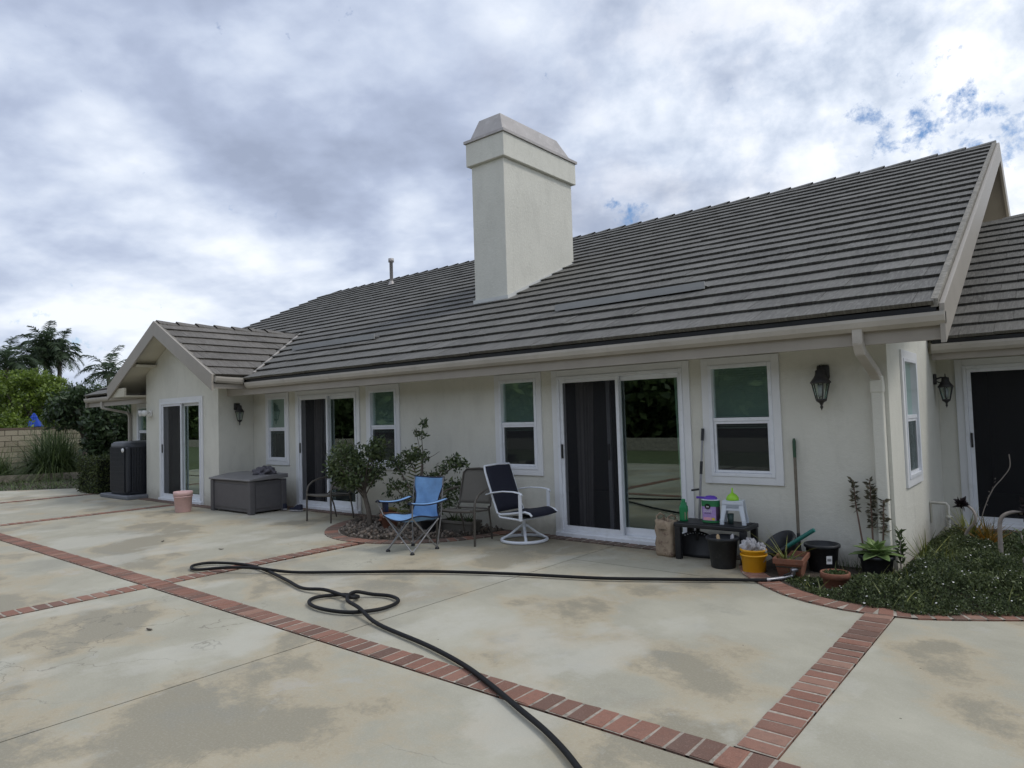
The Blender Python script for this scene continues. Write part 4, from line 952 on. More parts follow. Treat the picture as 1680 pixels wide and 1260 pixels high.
# nested step stools
def stool(z, label, first):
    t = thing('step_stool', label, 'step stool', (-2.765, -.32, z), R(12), 'white step stools nested on the low table')
    h, wt, wb, dt_, db = .20, .103, .125, .075, .10
    mb = MB().box((-wt, -dt_, h-.012), (wt, dt_, h)); mb.box((-wt-.004, -dt_-.002, h-.06), (wt+.004, -dt_+.006, h-.012)); mb.box((-wt, dt_-.006, h-.03), (wt, dt_, h-.012)); mb.box((-wt, -dt_, h-.03), (-wt+.006, dt_, h-.012)); mb.box((wt-.006, -dt_, h-.03), (wt, dt_, h-.012))
    obj('step_top', mb, 'stool_white', t, bevel=.004)
    for sx in (-1, 1):
        for sy in (-1, 1):
            vs = []
            for (zz_, W1, D1, lw) in ((0, wb, db, .030), (h-.03, wt, dt_, .045)):
                x0, x1 = sx*W1, sx*(W1-lw); y0, y1 = sy*D1, sy*(D1-.012); vs += [(x0, y0, zz_), (x1, y0, zz_), (x1, y1, zz_), (x0, y1, zz_)]
            fs = [(0,1,2,3),(7,6,5,4),(0,4,5,1),(1,5,6,2),(2,6,7,3),(3,7,4,0)]; m1 = MB().add(vs, fs)
            vs = []
            for (zz_, W1, D1, lw) in ((0, wb, db, .030), (h-.03, wt, dt_, .035)):
                x0, x1 = sx*W1, sx*(W1-.012); y0, y1 = sy*(D1-.012), sy*(D1-lw); vs += [(x0, y0, zz_), (x1, y0, zz_), (x1, y1, zz_), (x0, y1, zz_)]
            m1.add(vs, fs); m1.box((sx*(wb-.016)-.020, sy*(db-.016)-.018, 0), (sx*(wb-.016)+.020, sy*(db-.016)+.018, .010)); obj('leg', m1, 'stool_white', t)
for i, lb in enumerate(('lowest of the three nested white step stools, feet on the low table', 'middle one of the three nested white step stools on the low table', 'topmost of the three nested white step stools, under the lime funnel')):
    stool(TZ+.006+i*.019, lb, i == 0)
t = thing('funnel', 'lime green funnel upside down on the white step stools', 'funnel', (-2.775, -.32, TZ+.006+.038+.201))
obj('cone', MB().lathe([(.062, 0), (.065, .004), (.060, .03), (.045, .052), (.018, .07), (.011, .078)], 24), 'lime', t); obj('spout', MB().lathe([(.011, .076), (.008, .125), (.006, .125)], 12), 'lime', t)
o = obj('small_bin', MB().lathe([(0, 0), (.026, 0), (.034, .10), (.030, .10), (.02, .01)], 14), 'darkfill'); o.location = (-2.80, -.33, TZ+.005); tag(o, 'small dark cup under the white step stools', 'cup')
# paper bag
t = thing('paper_bag', 'crumpled brown paper bag of charcoal leaning left of the low table', 'paper bag', (-3.50, -.38, 0), R(-12))
def bagf(z, k, jig): 
    o_ = []
    for i in range(32):
        a_ = 2*math.pi*i/32; ca, sa = math.cos(a_), math.sin(a_); e_ = .42
        x = math.copysign(abs(ca)**e_, ca)*.115*k; y = math.copysign(abs(sa)**e_, sa)*.08*k
        jj = .008*math.sin(5*a_+z*23)+.007*math.sin(9*a_-z*31); o_.append((x*(1+jj*5)+jig*.02, y*(1+jj*6), z+(.012*math.sin(3*a_+1) if z > .33 else 0)))
    return o_
mb = MB(); rings = [bagf(z, k, j) for z, k, j in ((0, .96, 0), (.04, 1, .2), (.12, 1.03, -.2), (.2, 1.0, .3), (.28, 1.02, -.1), (.34, .97, .2), (.385, .98, 0))]
vs = [v for r_ in rings for v in r_]; mb.add(vs, [(r_*32+i, r_*32+(i+1) % 32, (r_+1)*32+(i+1) % 32, (r_+1)*32+i) for r_ in range(6) for i in range(32)], True); obj('bag_body', mb, 'bagpaper', t, solid=.003)
for sx in (-.085, .07): obj('bag_handle', MB().tube([(sx, -.06, .36), (sx-.01, -.05, .42), (sx, .0, .445), (sx+.01, .05, .42), (sx, .06, .36)], .010, 6, flat=(.4, 1.2)), 'bagpaper', t)
obj('bag_contents', MB().lathe([(0, .31), (.1, .29)], 12), 'soil', t)
# scoop on pole
t = thing('scoop_shovel', 'telescopic pole with a wide black scoop leaning by the main glass door', 'scoop', (0, 0, 0))
p0 = Vector((-3.205, -.24, .17)); p1 = Vector((-3.195, -.032, 1.36)); d = p1-p0
obj('pole', MB().tube([p0, p0+d*.60], .0135, 10).tube([p0+d*.6, p0+d*.9], .011, 10), 'steel', t); obj('grip', MB().tube([p0+d*.89, p1], .0165, 10), 'black', t)
obj('collar', MB().tube([p0+d*.585, p0+d*.70], .0165, 10).tube([p0+Vector((-.055, -.0, .53)), p0+Vector((.03, 0, .545))], .011, 6), 'black', t)
mb = MB(); mb.grid(lambda i, j: (-3.205+(i-.5)*(.36+.04*(1-j)), -.30+.05*j-.06*math.sin(math.pi*i)*(1-j)*.6-.0, .0+.22*j+(.05*math.sin(math.pi*i) if j > .9 else 0)), 21, 8)
mb.tube([p0+Vector((0, -.02, .0)), p0+Vector((0, 0, .12))], .02, 8); obj('scoop_blade', mb, 'black', t, solid=.006)
for k in range(-5, 6):
    if k: pass
mb = MB()
for k in range(10):
    x = -3.205+(k-4.5)*.032; zt_ = .222+.05*math.sin(math.pi*(.5+(k-4.5)*.09))-.028; mb.box((x-.007, -.262, zt_), (x+.007, -.256, zt_+.008))
obj('vent_slot', mb, 'stool_white', t)
# green-handled long tool
t = thing('long_handled_tool', 'long wooden garden tool with green top sleeve leaning on the wall', 'garden tool', (0, 0, 0))
p0 = Vector((-2.185, -.16, .05)); p1 = Vector((-2.225, -.026, 1.25)); d = p1-p0
obj('shaft', MB().tube([p0+d*.2, p0+d*.9], .0155, 10), 'wood', t); obj('sleeve', MB().tube([p0+d*.88, p0+d*.985], .0175, 10).tube([p0+d*.98, p1], [.0175, .010], 10), 'greenold', t) if False else obj('sleeve', MB().tube([p0+d*.86, p0+d*.985, p1], [.0165, .0175, .008], 10), 'sleeve', t) if 'sleeve' in MT else None
MT['sleeve'] = pm('green_sleeve', (.02, .065, .03), .5, .2, 20)
obj('sleeve', MB().tube([p0+d*.84, p0+d*.975, p1], [.0165, .0175, .010], 10), 'sleeve', t)
obj('socket', MB().tube([p0, p0+d*.22], [.026, .017], 10), 'black', t)
# --- brown sling chairs
def brown_chair(loc, rz, label):
    t = thing('patio_chair', label, 'chair', loc, rz, 'brown metal patio chairs with sling seats')
    for s in (-1, 1):
        x = s*.275
        obj('leg', MB().tube([(x, -.26, 0), (x, -.255, .30), (x, -.25, .46), (x, -.22, .55), (x, -.14, .61), (x, -.02, .64), (x*.95, .10, .655), (x*.84, .18, .66)], .0145, 10), 'brown_metal', t)
        obj('leg', MB().tube([(s*.20, .28, 0), (s*.21, .24, .2), (s*.225, .18, .385), (s*.23, .165, .43)], .012, 10), 'brown_metal', t)
    mb = MB(); zs = lambda y: .405+.0*(y)-.10*(y+.27)*.5
    for s in (-1, 1): mb.tube([(s*.235, -.27, .425), (s*.235, -.1, .40), (s*.235, .12, .385), (s*.235, .20, .43), (s*.235, .245, .60), (s*.225, .31, .84), (s*.18, .325, .885), (0, .33, .895)], .011, 8)
    mb.tube([(-.275, -.255, .41), (0, -.285, .405), (.275, -.255, .41)], .011, 8); mb.tube([(-.235, .17, .40), (.235, .17, .40)], .010, 8); obj('frame', mb, 'brown_metal', t)
    mb = MB().grid(lambda i, j: ((i-.5)*.45, -.275+.42*j-.012*math.sin(math.pi*i), .428-.045*j-.018*math.sin(math.pi*i)*math.sin(math.pi*j)+(0 if j > .05 else -.01)), 13, 9); obj('seat', mb, 'brown_mesh', t, solid=.004)
    mb = MB().grid(lambda i, j: ((i-.5)*(.455-.03*max(0, j-.85)/.15*abs(i-.5)*4), .20+.13*j**.9+.02*math.sin(math.pi*i), .455+.435*j-.03*max(0, abs(i-.5)-.38)/.12*(j > .9)), 13, 11); obj('backrest', mb, 'brown_mesh', t, solid=.004)
    return t
brown_chair((-6.0, -.905, 0), R(11), 'brown metal chair with sling back between the blue and white chairs')
brown_chair((-9.20, -.64, 0), R(6), 'brown metal chair half hidden by the bushy tree at the glass door')
# --- white swivel chair
t = thing('swivel_chair', 'white swivel patio chair with navy sling seat facing right', 'chair', (-5.40, -.50, 0), R(88))
# (built facing local -y, turned to face +x)
mb = MB().tube([(.285*math.cos(a_), .285*math.sin(a_), .022) for a_ in [2*math.pi*i/40 for i in range(41)]], .020, 10, cap=False); obj('base_ring', mb, 'chair_white', t)
for k in range(4):
    a_ = math.pi/4+k*math.pi/2; ca, sa = math.cos(a_), math.sin(a_)
    obj('base_spoke', MB().tube([(.275*ca, .275*sa, .035), (.17*ca, .17*sa, .09), (.06*ca, .06*sa, .175), (.02*ca, .02*sa, .20)], [.014, .015, .016, .016], 8, flat=(1, 1.3)), 'chair_white', t)
obj('swivel_post', MB().lathe([(.03, .17), (.032, .21), (.022, .215), (.022, .26), (.05, .265), (.05, .275), (0, .28)], 14), 'chair_white', t)
mb = MB().box((-.10, -.12, .275), (.10, .10, .29)); mb.tube([(-.08, -.1, .30), (-.08, .12, .30)], .012, 6).tube([(.08, -.1, .30), (.08, .12, .30)], .012, 6); obj('rocker_plate', mb, 'steel', t)
mb = MB()
for s in (-1, 1):
    x = s*.245
    mb.tube([(x, -.34, .355), (x, -.31, .385), (x, -.24, .40), (x, 0, .365), (x, .16, .345), (x, .22, .36), (x, .30, .56), (x, .41, .86), (x*.97, .43, .935)], .0135, 8)
    mb.tube([(x*1.02, -.16, .30), (x*1.0, .17, .31), (x, .20, .34)], .013, 8)
mb.tube([(-.238, .43, .935), (0, .437, .945), (.238, .43, .935)], .0135, 8); mb.tube([(-.25, -.16, .30), (0, -.14, .285), (.25, -.16, .30)], .012, 8); mb.tube([(-.25, .12, .31), (0, .10, .29), (.25, .12, .31)], .012, 8); obj('frame', mb, 'chair_white', t)
for s in (-1, 1):
    x = s*.272
    obj('armrest', MB().tube([(x, .37, .585), (x, .27, .612), (x, .1, .635), (x, -.08, .638), (x, -.19, .625), (x, -.215, .60)], .016, 10, flat=(.6, 1.5)), 'chair_white', t)
    obj('arm_post', MB().bar((x, -.185, .29), (x, -.185, .615), .022, .046), 'chair_white', t, bevel=.005)
mb = MB().grid(lambda i, j: ((i-.5)*.475, -.345+.53*j, [.345, .385, .402, .395, .382, .37, .36, .352, .35][min(8, int(j*8+.5))]+.008-.012*math.sin(math.pi*i)), 11, 9); obj('seat', mb, 'navy_mesh', t, solid=.012)
mb = MB().grid(lambda i, j: ((i-.5)*.47, .215+.212*j+.008*math.sin(math.pi*i), .37+.57*j), 9, 9); obj('backrest', mb, 'navy_mesh', t, solid=.008)
# --- blue folding camp chair
t = thing('camping_chair', 'light blue folding camping chair with navy piping', 'camping chair', (-6.185, -1.655, 0), R(2))
hb = .205
FL, FR, BL, BR = (-hb, -hb), (hb, -hb), (-hb, hb), (hb, hb)
sxw = .235
topz = {'f': .425, 'b': .40}
def leg(p, q, r_=.0085): obj('leg', MB().tube([p, q], r_, 8), 'steel', t)
leg((*FL, .02), (sxw, -.225, .43)); leg((*FR, .02), (-sxw, -.225, .43))
leg((*BL, .02), (sxw, .215, .36)); leg((*BR, .02), (-sxw, .215, .36))
leg((-hb, -hb, .02), (-sxw, .21, .37)); leg((-hb, hb, .02), (-sxw, -.225, .42)); leg((hb, -hb, .02), (sxw, .21, .37)); leg((hb, hb, .02), (sxw, -.225, .42))
for s in (-1, 1):
    obj('post', MB().tube([(s*hb, hb, .02), (s*.245, .245, .4), (s*.245, .30, .845)], .0085, 8), 'steel', t)
    obj('post', MB().tube([(s*sxw, -.225, .40), (s*.30, -.275, .60)], .0085, 8), 'steel', t)
for (x, y) in (FL, FR, BL, BR): obj('foot', MB().lathe([(.026, 0), (.028, .012), (.014, .03), (0, .032)], 10, (x, y, 0)), 'black', t)
def seatf(i, j):
    x = (i-.5)*2; y = -.235+.47*j; return (x*.245*(1-.0*j), y, .43-.035*j-.075*(1-x*x)*(math.sin(math.pi*(.25+.6*j))) + .012*abs(x)*math.sin(j*6))
def backf(i, j):
    x = (i-.5)*2; hw = .245-.065*math.sin(math.pi*min(1, j*1.35))*(1-j*.35); zc = -.06*(1-x*x)*(1-j)**2-.012*(1-x*x)*j
    return (x*hw, .215+.10*j+.045*(1-x*x)*(1-j*.5)+.006*math.sin(9*j+4*x), .385+.465*j+zc)
obj('seat', MB().grid(seatf, 19, 17), 'blue', t, solid=.004); obj('backrest', MB().grid(backf, 19, 21), 'blue', t, solid=.004)
mb = MB(); mb.tube([seatf(i/18, 0) for i in range(19)], .0085, 6); mb.tube([seatf(0, i/16) for i in range(17)], .0085, 6); mb.tube([seatf(1, i/16) for i in range(17)], .0085, 6)
mb.tube([backf(0, i/20) for i in range(21)], .0085, 6); mb.tube([backf(1, i/20) for i in range(21)], .0085, 6); mb.tube([backf(i/18, 1) for i in range(19)], .008, 6); obj('piping', mb, 'navy', t)
for s in (-1, 1):
    def armf(i, j, s=s): 
        return (s*(.232+.075*i+.035*(1-j)), .27-.56*j, .592-.03*math.sin(math.pi*j)+.018*math.sin(math.pi*i)*(.4+.6*j)-.006*s*0)
    obj('armrest', MB().grid(armf, 6, 13), 'blue', t, solid=.004)
    obj('piping', MB().tube([armf(0, i/12) for i in range(13)], .008, 6).tube([armf(1, i/12) for i in range(13)], .008, 6).tube([armf(i/5, 1) for i in range(6)], .008, 6), 'navy', t)
mb = MB().lathe([(.0, .46), (.036, .46), (.038, .57)], 14, (-.285, -.16, 0)); obj('cup_holder', mb, 'navy', t)

# --- hose
hp = [(-2.13, -.93), (-2.21, -1.02), (-2.54, -1.2), (-3.04, -1.49), (-3.55, -1.76), (-4.33, -2.05), (-5.13, -2.43), (-5.86, -2.92), (-6.31, -3.2), (-6.7, -3.38), (-7.0, -3.54), (-7.31, -3.69), (-7.47, -3.69), (-7.59, -3.59), (-7.53, -3.43), (-7.13, -3.28), (-6.66, -3.30), (-6.05, -3.43), (-5.63, -3.53), (-5.34, -3.5), (-5.07, -3.52), (-4.9, -3.53), (-4.93, -3.43), (-5.08, -3.45), (-5.19, -3.56), (-5.23, -3.67), (-5.15, -3.78), (-4.97, -3.84), (-4.75, -3.83), (-4.57, -3.76), (-4.46, -3.6), (-4.46, -3.44), (-4.54, -3.31), (-4.71, -3.26), (-4.89, -3.31), (-4.97, -3.42), (-4.92, -3.54), (-4.78, -3.65), (-4.53, -3.73), (-4.15, -3.85), (-3.49, -3.97), (-3.04, -4.09), (-2.71, -4.22), (-2.36, -4.38), (-2.04, -4.53), (-1.75, -4.71), (-1.3, -5.05), (-.9, -5.5)]
def catmull(P, k=6):
    out = []
    for i in range(len(P)-1):
        p0 = P[max(i-1, 0)]; p1 = P[i]; p2 = P[i+1]; p3 = P[min(i+2, len(P)-1)]
        for s_ in range(k):
            u = s_/k; out.append(tuple(.5*((2*p1[c])+(-p0[c]+p2[c])*u+(2*p0[c]-5*p1[c]+4*p2[c]-p3[c])*u*u+(-p0[c]+3*p1[c]-3*p2[c]+p3[c])*u**3) for c in range(len(p1))))
    out.append(tuple(P[-1])); return out
HR = .0155
hz_ = []
for i, (x, y) in enumerate(hp):
    z = HR+.012
    if i in (16,): z += .0
    if 35 <= i <= 38: z += .034
    if i in (19, 20, 21): z += .02
    if i in (9, 10): z += .03
    hz_.append((x, y, z))
t = thing('garden_hose', 'long black rubber hose looping across the patio to the right bed', 'hose', (0, 0, 0))
obj('hose', MB().tube(catmull(hz_), HR, 12), 'rubber', t)
obj('coupling', MB().tube([(-2.215, -1.025, .03), (-2.16, -.965, .032)], .021, 12), 'chrome', t)
mb = MB().tube([(-2.165, -.97, .032), (-2.10, -.90, .040), (-2.03, -.83, .055)], [.020, .018, .016], 12); mb.tube([(-2.04, -.84, .05), (-2.03, -.84, .10)], [.016, .02], 10); obj('nozzle_grip', mb, 'chrome', t)
obj('nozzle_head', MB().tube([(-2.05, -.85, .10), (-2.0, -.80, .115)], [.022, .026], 12), 'chrome', t); obj('nozzle_trigger', MB().tube([(-2.10, -.91, .06), (-2.05, -.87, .085)], .007, 6), 'black', t)

# ---- AC condenser
t = thing('air_conditioner', 'dark slate outdoor air conditioner unit left of the gable bay', 'air conditioner', (-16.44, -.655, 0)); t.scale = (1.18, 1, 1)
obj('pad', MB().box((-.68, -.50, 0), (.60, .46, .085)), 'pad', t, bevel=.02)
obj('cabinet', MB().lathe([(.40, .087), (.43, .09), (.43, .15)], 40, sq=5).lathe([(.43, 1.12), (.43, 1.20), (.40, 1.215)], 40, sq=5), 'ac', t)
obj('core', MB().lathe([(.405, .14), (.405, 1.13)], 40, sq=5), 'black', t)
for sx, sy in ((1, 1), (1, -1), (-1, 1), (-1, -1)): obj('corner_post', MB().box((sx*.36-.05, sy*.36-.05, .14), (sx*.36+.05, sy*.36+.05, 1.13)), 'ac', t, bevel=.03)
lv = MB()
for k in range(9):
    z = .16+k*.106
    for (x0, y0, x1, y1) in ((-.32, -.43, .32, -.415), (.415, -.32, .43, .32)): lv.box((x0, y0, z), (x1, y1, z+.012))
obj('guard_bar', lv, 'ac', t)
def fin_me(): return MB().box((-.009, -.009, .15), (.009, .009, 1.12)).mesh('louvre')
fm = fin_me(); fm.materials.append(MT['ac'])
for k in range(20):
    for (x, y) in ((-.31+k*.0325, -.424), (.424, -.31+k*.0325)):
        o = bpy.data.objects.new('louvre', fm); COL.objects.link(o); o.parent = t; o.location = (x, y, 0)
obj('top_grille', MB().lathe([(.40, 1.217), (.395, 1.235), (.30, 1.25), (.0, 1.255)], 40, sq=5), 'ac_top', t)
mb = MB().lathe([(0, 0), (.05, 0), (.05, .004), (0, .005)], 20); mb.v = [(x*1.2, y*.95, z) for x, y, z in mb.v]; o = obj('badge', mb, 'paper_white', t); o.matrix_local = Matrix.Translation((.28, -.440, 1.06)) @ RX

# ================================================================== VEGETATION
def branchy(name_label, cat, name, base, branches, pts, size, leafm, aspect=.5, extra=None, bark='bark', dirs=None):
    t = thing(name, name_label, cat, base)
    mb = MB()
    for pl, r0, r1 in branches:
        c_ = catmull([tuple(Vector(p)) for p in pl], 4); n = len(c_); mb.tube(c_, [r0+(r1-r0)*i/(n-1) for i in range(n)], 7)
    obj('trunk', mb, bark, t); obj('foliage', fastmesh('foliage', leaves(np.array(pts), size, aspect), 0, 4), leafm, t); return t
# bushy tree at the glass door
br = [([(0, 0, -.02), (-.02, .0, .2), (-.10, 0, .42), (-.12, 0, .55)], .042, .03)]
cen = Vector((-.33, -.02, .86)); tips = []
for k in range(22):
    a_ = k*2.4; q = cen + Vector((.58*math.cos(a_)*random.uniform(.5, 1), .36*math.sin(a_)*random.uniform(.4, 1), random.uniform(-.22, .38))); st_ = Vector((-.11, 0, random.uniform(.38, .6)))
    md = st_.lerp(q, .5)+Vector((random.uniform(-.05, .05), random.uniform(-.05, .05), random.uniform(.0, .08))); br.append(([st_, md, q], .012, .003)); tips += [q, md.lerp(q, .6)]
P_ = [blob(q, (.125, .11, .10), 62, .3) for q in tips] + [blob(cen, (.60, .38, .38), 650, .6)]
branchy('rounded glossy-leaved small tree with bare trunk beside the left glass door', 'tree', 'small_tree', (-8.18, -.70, 0), br, np.concatenate(P_), .062, 'leaf_citrus', .5)
# open straggly shrub
br = [([(-.15, -.02, 0), (-.02, 0, .35), (.12, 0, .62), (.20, 0, 1.0), (.05, 0, 1.1)], .028, .008),
      ([(0, 0, 0), (.17, 0, .5), (.19, .02, 1.0), (.20, 0, 1.3), (.24, 0, 1.55)], .009, .004), ([(.19, 0, 1.0), (.12, 0, 1.25), (.08, 0, 1.42)], .006, .003),
      ([(.02, 0, .45), (-.2, -.03, .75), (-.42, 0, .95)], .014, .004), ([(-.05, 0, .3), (-.25, -.05, .5), (-.4, -.05, .62)], .012, .004),
      ([(.1, 0, .6), (.35, 0, .68), (.6, 0, .78), (.85, 0, .90), (1.05, 0, .93)], .014, .004), ([(.3, 0, .3), (.6, 0, .5), (.9, .02, .62)], .012, .004), ([(0, 0, .05), (.4, 0, .3), (.8, 0, .48)], .012, .004), ([(.5, 0, .75), (.72, .02, .98), (.85, 0, 1.03)], .008, .003),
      ([(.2, 0, .98), (.4, .0, 1.03), (.55, 0, 1.10)], .006, .002), ([(.05, 0, .8), (-.1, 0, 1.0), (-.2, 0, 1.1)], .009, .003)]
cl = [((-.42, 0, .93), .16, 120), ((-.25, 0, .85), .17, 120), ((-.1, 0, 1.0), .18, 170), ((.08, 0, 1.05), .16, 130), ((.2, 0, 1.02), .13, 70), ((.24, 0, 1.5), .07, 30), ((.2, 0, 1.33), .08, 34), ((.1, 0, 1.38), .06, 20), ((.27, 0, 1.46), .06, 16), ((-.38, -.05, .6), .14, 80), ((-.2, 0, .62), .14, 70), ((-.45, -.05, .48), .12, 40),
      ((.85, 0, .92), .14, 100), ((1.0, 0, .95), .10, 50), ((.72, 0, .95), .14, 70), ((.6, 0, .84), .13, 60), ((.85, 0, 1.02), .08, 30), ((.8, 0, .62), .17, 130), ((.62, 0, .55), .16, 110), ((.78, 0, .42), .15, 80), ((.5, 0, .68), .14, 70), ((.35, 0, .72), .12, 50), ((.05, 0, .5), .2, 90), ((-.2, 0, .35), .2, 70), ((.55, 0, .35), .18, 60)]
P_ = np.concatenate([blob(c_, (r_, r_*.8, r_*.7), int(n_*1.2), .2) for c_, r_, n_ in cl])
sh = branchy('open straggly shrub with a tall thin shoot behind the blue chair', 'shrub', 'straggly_shrub', (-7.40, -.52, 0), br, P_, .058, 'leaf_citrus', .45)
# small palm seedling fronds
def frond(mb, base, dirv, ln, droop, nl=14, ll=.16, lw=.02, wid=.004):
    d = Vector(dirv).normalized(); p = Vector(base); n = nl
    pts = [p.copy()]; ds = [d.copy()]
    for i in range(n): d = (d+Vector((0, 0, -droop/n))).normalized(); p = p+d*ln/n; pts.append(p.copy()); ds.append(d.copy())
    mb.tube(pts, [wid*(1-.7*i/n) for i in range(n+1)], 4, False)
    for i in range(2, n+1):
        f = i/n; l = ll*math.sin(math.pi*(.15+.8*f)); sd_ = ds[i].cross(Vector((0, 0, 1))).normalized()
        for s in (-1, 1):
            q = (sd_*s + ds[i]*.7 + Vector((0, 0, -.15))).normalized()*l; wv = ds[i]*lw/2
            mb.add([pts[i]-wv, pts[i]+wv, pts[i]+q*.6+wv*.7-Vector((0, 0, .01)), pts[i]+q+Vector((0, 0, -l*.12)), pts[i]+q*.6-wv*.7-Vector((0, 0, .01))], [(0, 1, 2, 3, 4)])
t = thing('young_palm', 'young feather palm with a few fronds among the pots in the left bed', 'palm', (-7.52, -.38, 0))
mb = MB(); frond(mb, (0, 0, .05), (.05, -.02, 1), 1.15, .25, 22, .20, .022)
for a_, e_ in ((-2.5, .5), (-1.2, .5), (-.3, .6), (2.9, .9)): frond(mb, (0, 0, .05), (math.cos(a_)*.6, math.sin(a_)*.6, e_+.3), .5, 1.0, 16, .16, .016)
obj('fronds', mb, 'yellowgreen', t)
# pots in the left bed
pot('terracotta_pot', 'upright terracotta pot close to the small tree trunk', 'plant pot', (-7.98, -.50, .01), .12, .085, .23, 'terracotta', rim=.01, rimh=.05, soil='soil')
pot('terracotta_pot', 'terracotta pot nearest the blue chair in the left bed', 'plant pot', (-7.53, -.86, .01), .13, .09, .23, 'terracotta', rim=.01, rimh=.05, soil='soil')
pot('terracotta_pot', 'small tilted terracotta pot between two larger ones', 'plant pot', (-7.72, -.74, .015), .085, .06, .15, 'terracotta', rim=.008, rimh=.03, tilt=(R(10), R(-14), 0), soil='soil')
t = pot('black_pot', 'low black pot behind the blue chair legs', 'plant pot', (-6.86, -.72, .01), .14, .11, .20, 'blackpot', soil='soil')
obj('plant', fastmesh('p', leaves(blob((0, 0, .27), (.10, .10, .10), 120, .2), .07, .4), 0, 4), 'leaf_mid', t)
t = thing('trough_planter', 'long taupe trough planter with spiky leaves under the brown chair', 'planter', (-6.50, -.50, .01), R(5))
mb = MB(); frustbox(mb, .24, .09, .27, .11, 0, .165); mb.box((-.28, -.12, .135), (.28, -.105, .17)).box((-.28, .105, .135), (.28, .12, .17)).box((-.28, -.105, .135), (-.265, .105, .17)).box((.265, -.105, .135), (.28, .105, .17)); obj('trough_body', mb, 'brown_mesh', t)
obj('soil', MB().box((-.26, -.1, .12), (.26, .1, .15)), 'soil', t)
mb = MB()
for k in range(34):
    a_ = random.uniform(0, 6.28); strap(mb, (random.uniform(-.2, .2), random.uniform(-.05, .05), .15), (math.cos(a_)*.7, math.sin(a_)*.7, random.uniform(.5, 1.3)), random.uniform(.12, .24), .02, .4, 4)
obj('strap_leaves', mb, 'leaf_mid', t)
# rocks in left bed
mb = MB(); ico = bmesh.new(); bmesh.ops.create_icosphere(ico, subdivisions=1, radius=1); iv = [v.co.copy() for v in ico.verts]; iff = [tuple(v.index for v in f.verts) for f in ico.faces]; ico.free()
for k in range(1500):
    a_ = random.uniform(math.pi, 2*math.pi); r_ = random.uniform(.1, 1)**.5; x = -7.42+1.30*r_*math.cos(a_); y = -.04+1.44*r_*math.sin(a_)
    s_ = random.uniform(.014, .032)*(1.2 if random.random() < .2 else 1); mx = Matrix.Translation((x, y, .012+s_*.35+random.choice((0, 0, .03)))) @ Euler((random.random()*6, random.random()*6, random.random()*6)).to_matrix().to_4x4() @ Matrix.Diagonal((s_*random.uniform(.8, 1.3), s_*random.uniform(.7, 1), s_*random.uniform(.5, .8), 1))
    mb.add([mx @ (v*random.uniform(.85, 1.1)) for v in iv], iff)
o = obj('rock_mulch', mb, 'rock', kind='stuff'); o['label'] = 'loose brown and grey stones covering the left planting bed'; o['category'] = 'rocks'

# ---- right bed: ground cover with daisies
poly = np.array(bedR + [])
def inside(x, y, poly):
    r = np.zeros(len(x), bool); n = len(poly); j = n-1
    for i in range(n):
        xi, yi = poly[i]; xj, yj = poly[j]; c_ = ((yi > y) != (yj > y)) & (x < (xj-xi)*(y-yi)/(yj-yi+1e-9)+xi); r ^= c_; j = i
    return r
GP = np.array([(-2.12, -.86), (-1.95, -1.08), (-1.74, -1.23), (-1.60, -1.33), (-1.46, -1.33), (-1.3, -1.40), (-1.2, -1.36), (-1.05, -1.42), (-.93, -1.40), (-.78, -1.33), (-.66, -1.20), (-.55, -1.19), (-.3, -1.02), (.05, -.55), (.45, .05), (.7, .8), (.68, 1.5), (-.3, 1.6), (-1.0, 1.85), (-1.30, 1.4), (-1.30, .2), (-1.26, -.30), (-1.42, -.47), (-1.62, -.5), (-1.78, -.55), (-1.95, -.68)])
n0 = 230000
x = rng.uniform(-2.2, .7, n0); y = rng.uniform(-1.45, 2.0, n0); k_ = inside(x, y, GP); x, y = x[k_], y[k_]
def edged(x, y):
    dmin = np.full(len(x), 9.); n = len(GP)
    for i in range(n):
        a_, b_ = GP[i], GP[(i+1) % n]; ab = b_-a_; tt = np.clip(((x-a_[0])*ab[0]+(y-a_[1])*ab[1])/(ab@ab), 0, 1); dmin = np.minimum(dmin, np.hypot(x-a_[0]-tt*ab[0], y-a_[1]-tt*ab[1]))
    return dmin
def lump(x, y): return .5+.25*np.sin(x*9+y*4)+.2*np.sin(y*11-x*5)+.15*np.sin(x*23)*np.sin(y*19)
H = (.05+.13*np.clip(edged(x, y)/.28, 0, 1)**.7)*(.25+1.15*lump(x, y)*(.75+.4*np.sin(x*2.9+1)*np.sin(y*3.3))) + .05*np.clip((x+1.7), 0, 1)*np.clip(edged(x, y)/.3, 0, 1)
H = H*np.clip((x+2.0)/.75, .3, 1)
kk_ = (np.hypot(x+1.64, y+.95) > .165); x, y, H = x[kk_], y[kk_], H[kk_]
z = H*rng.random(len(x))**.35
pts = np.stack([x, y, z], 1)
near = leaves(pts, .023, .42, .8)
sel = (np.sin(x*7+y*3)+np.sin(y*9-x*4)+np.sin(x*17)*.6) > .35
pale_tips = leaves(pts[sel][::5]+np.array([0, 0, .022]), .028, .4, 1.2)  # second layer of lighter-tinted leaves, in patches
o = obj('ground_cover_tips', fastmesh('gt', pale_tips, 0, 4), 'leaf_tip', kind='stuff'); o['label'] = 'lighter leaf tips in patches over the ground cover'; o['category'] = 'ground cover'
o = obj('ground_cover', fastmesh('gc', near, 0, 4), 'leaf_ivy', kind='stuff'); o['label'] = 'dense low ground cover filling the right planting bed'; o['category'] = 'ground cover'
cover_pts = np.stack([x, y, H], 1)
nf = 420; ii = rng.choice(len(x), nf); fx, fy = x[ii], y[ii]; fz = H[ii]+.008
mb = MB()
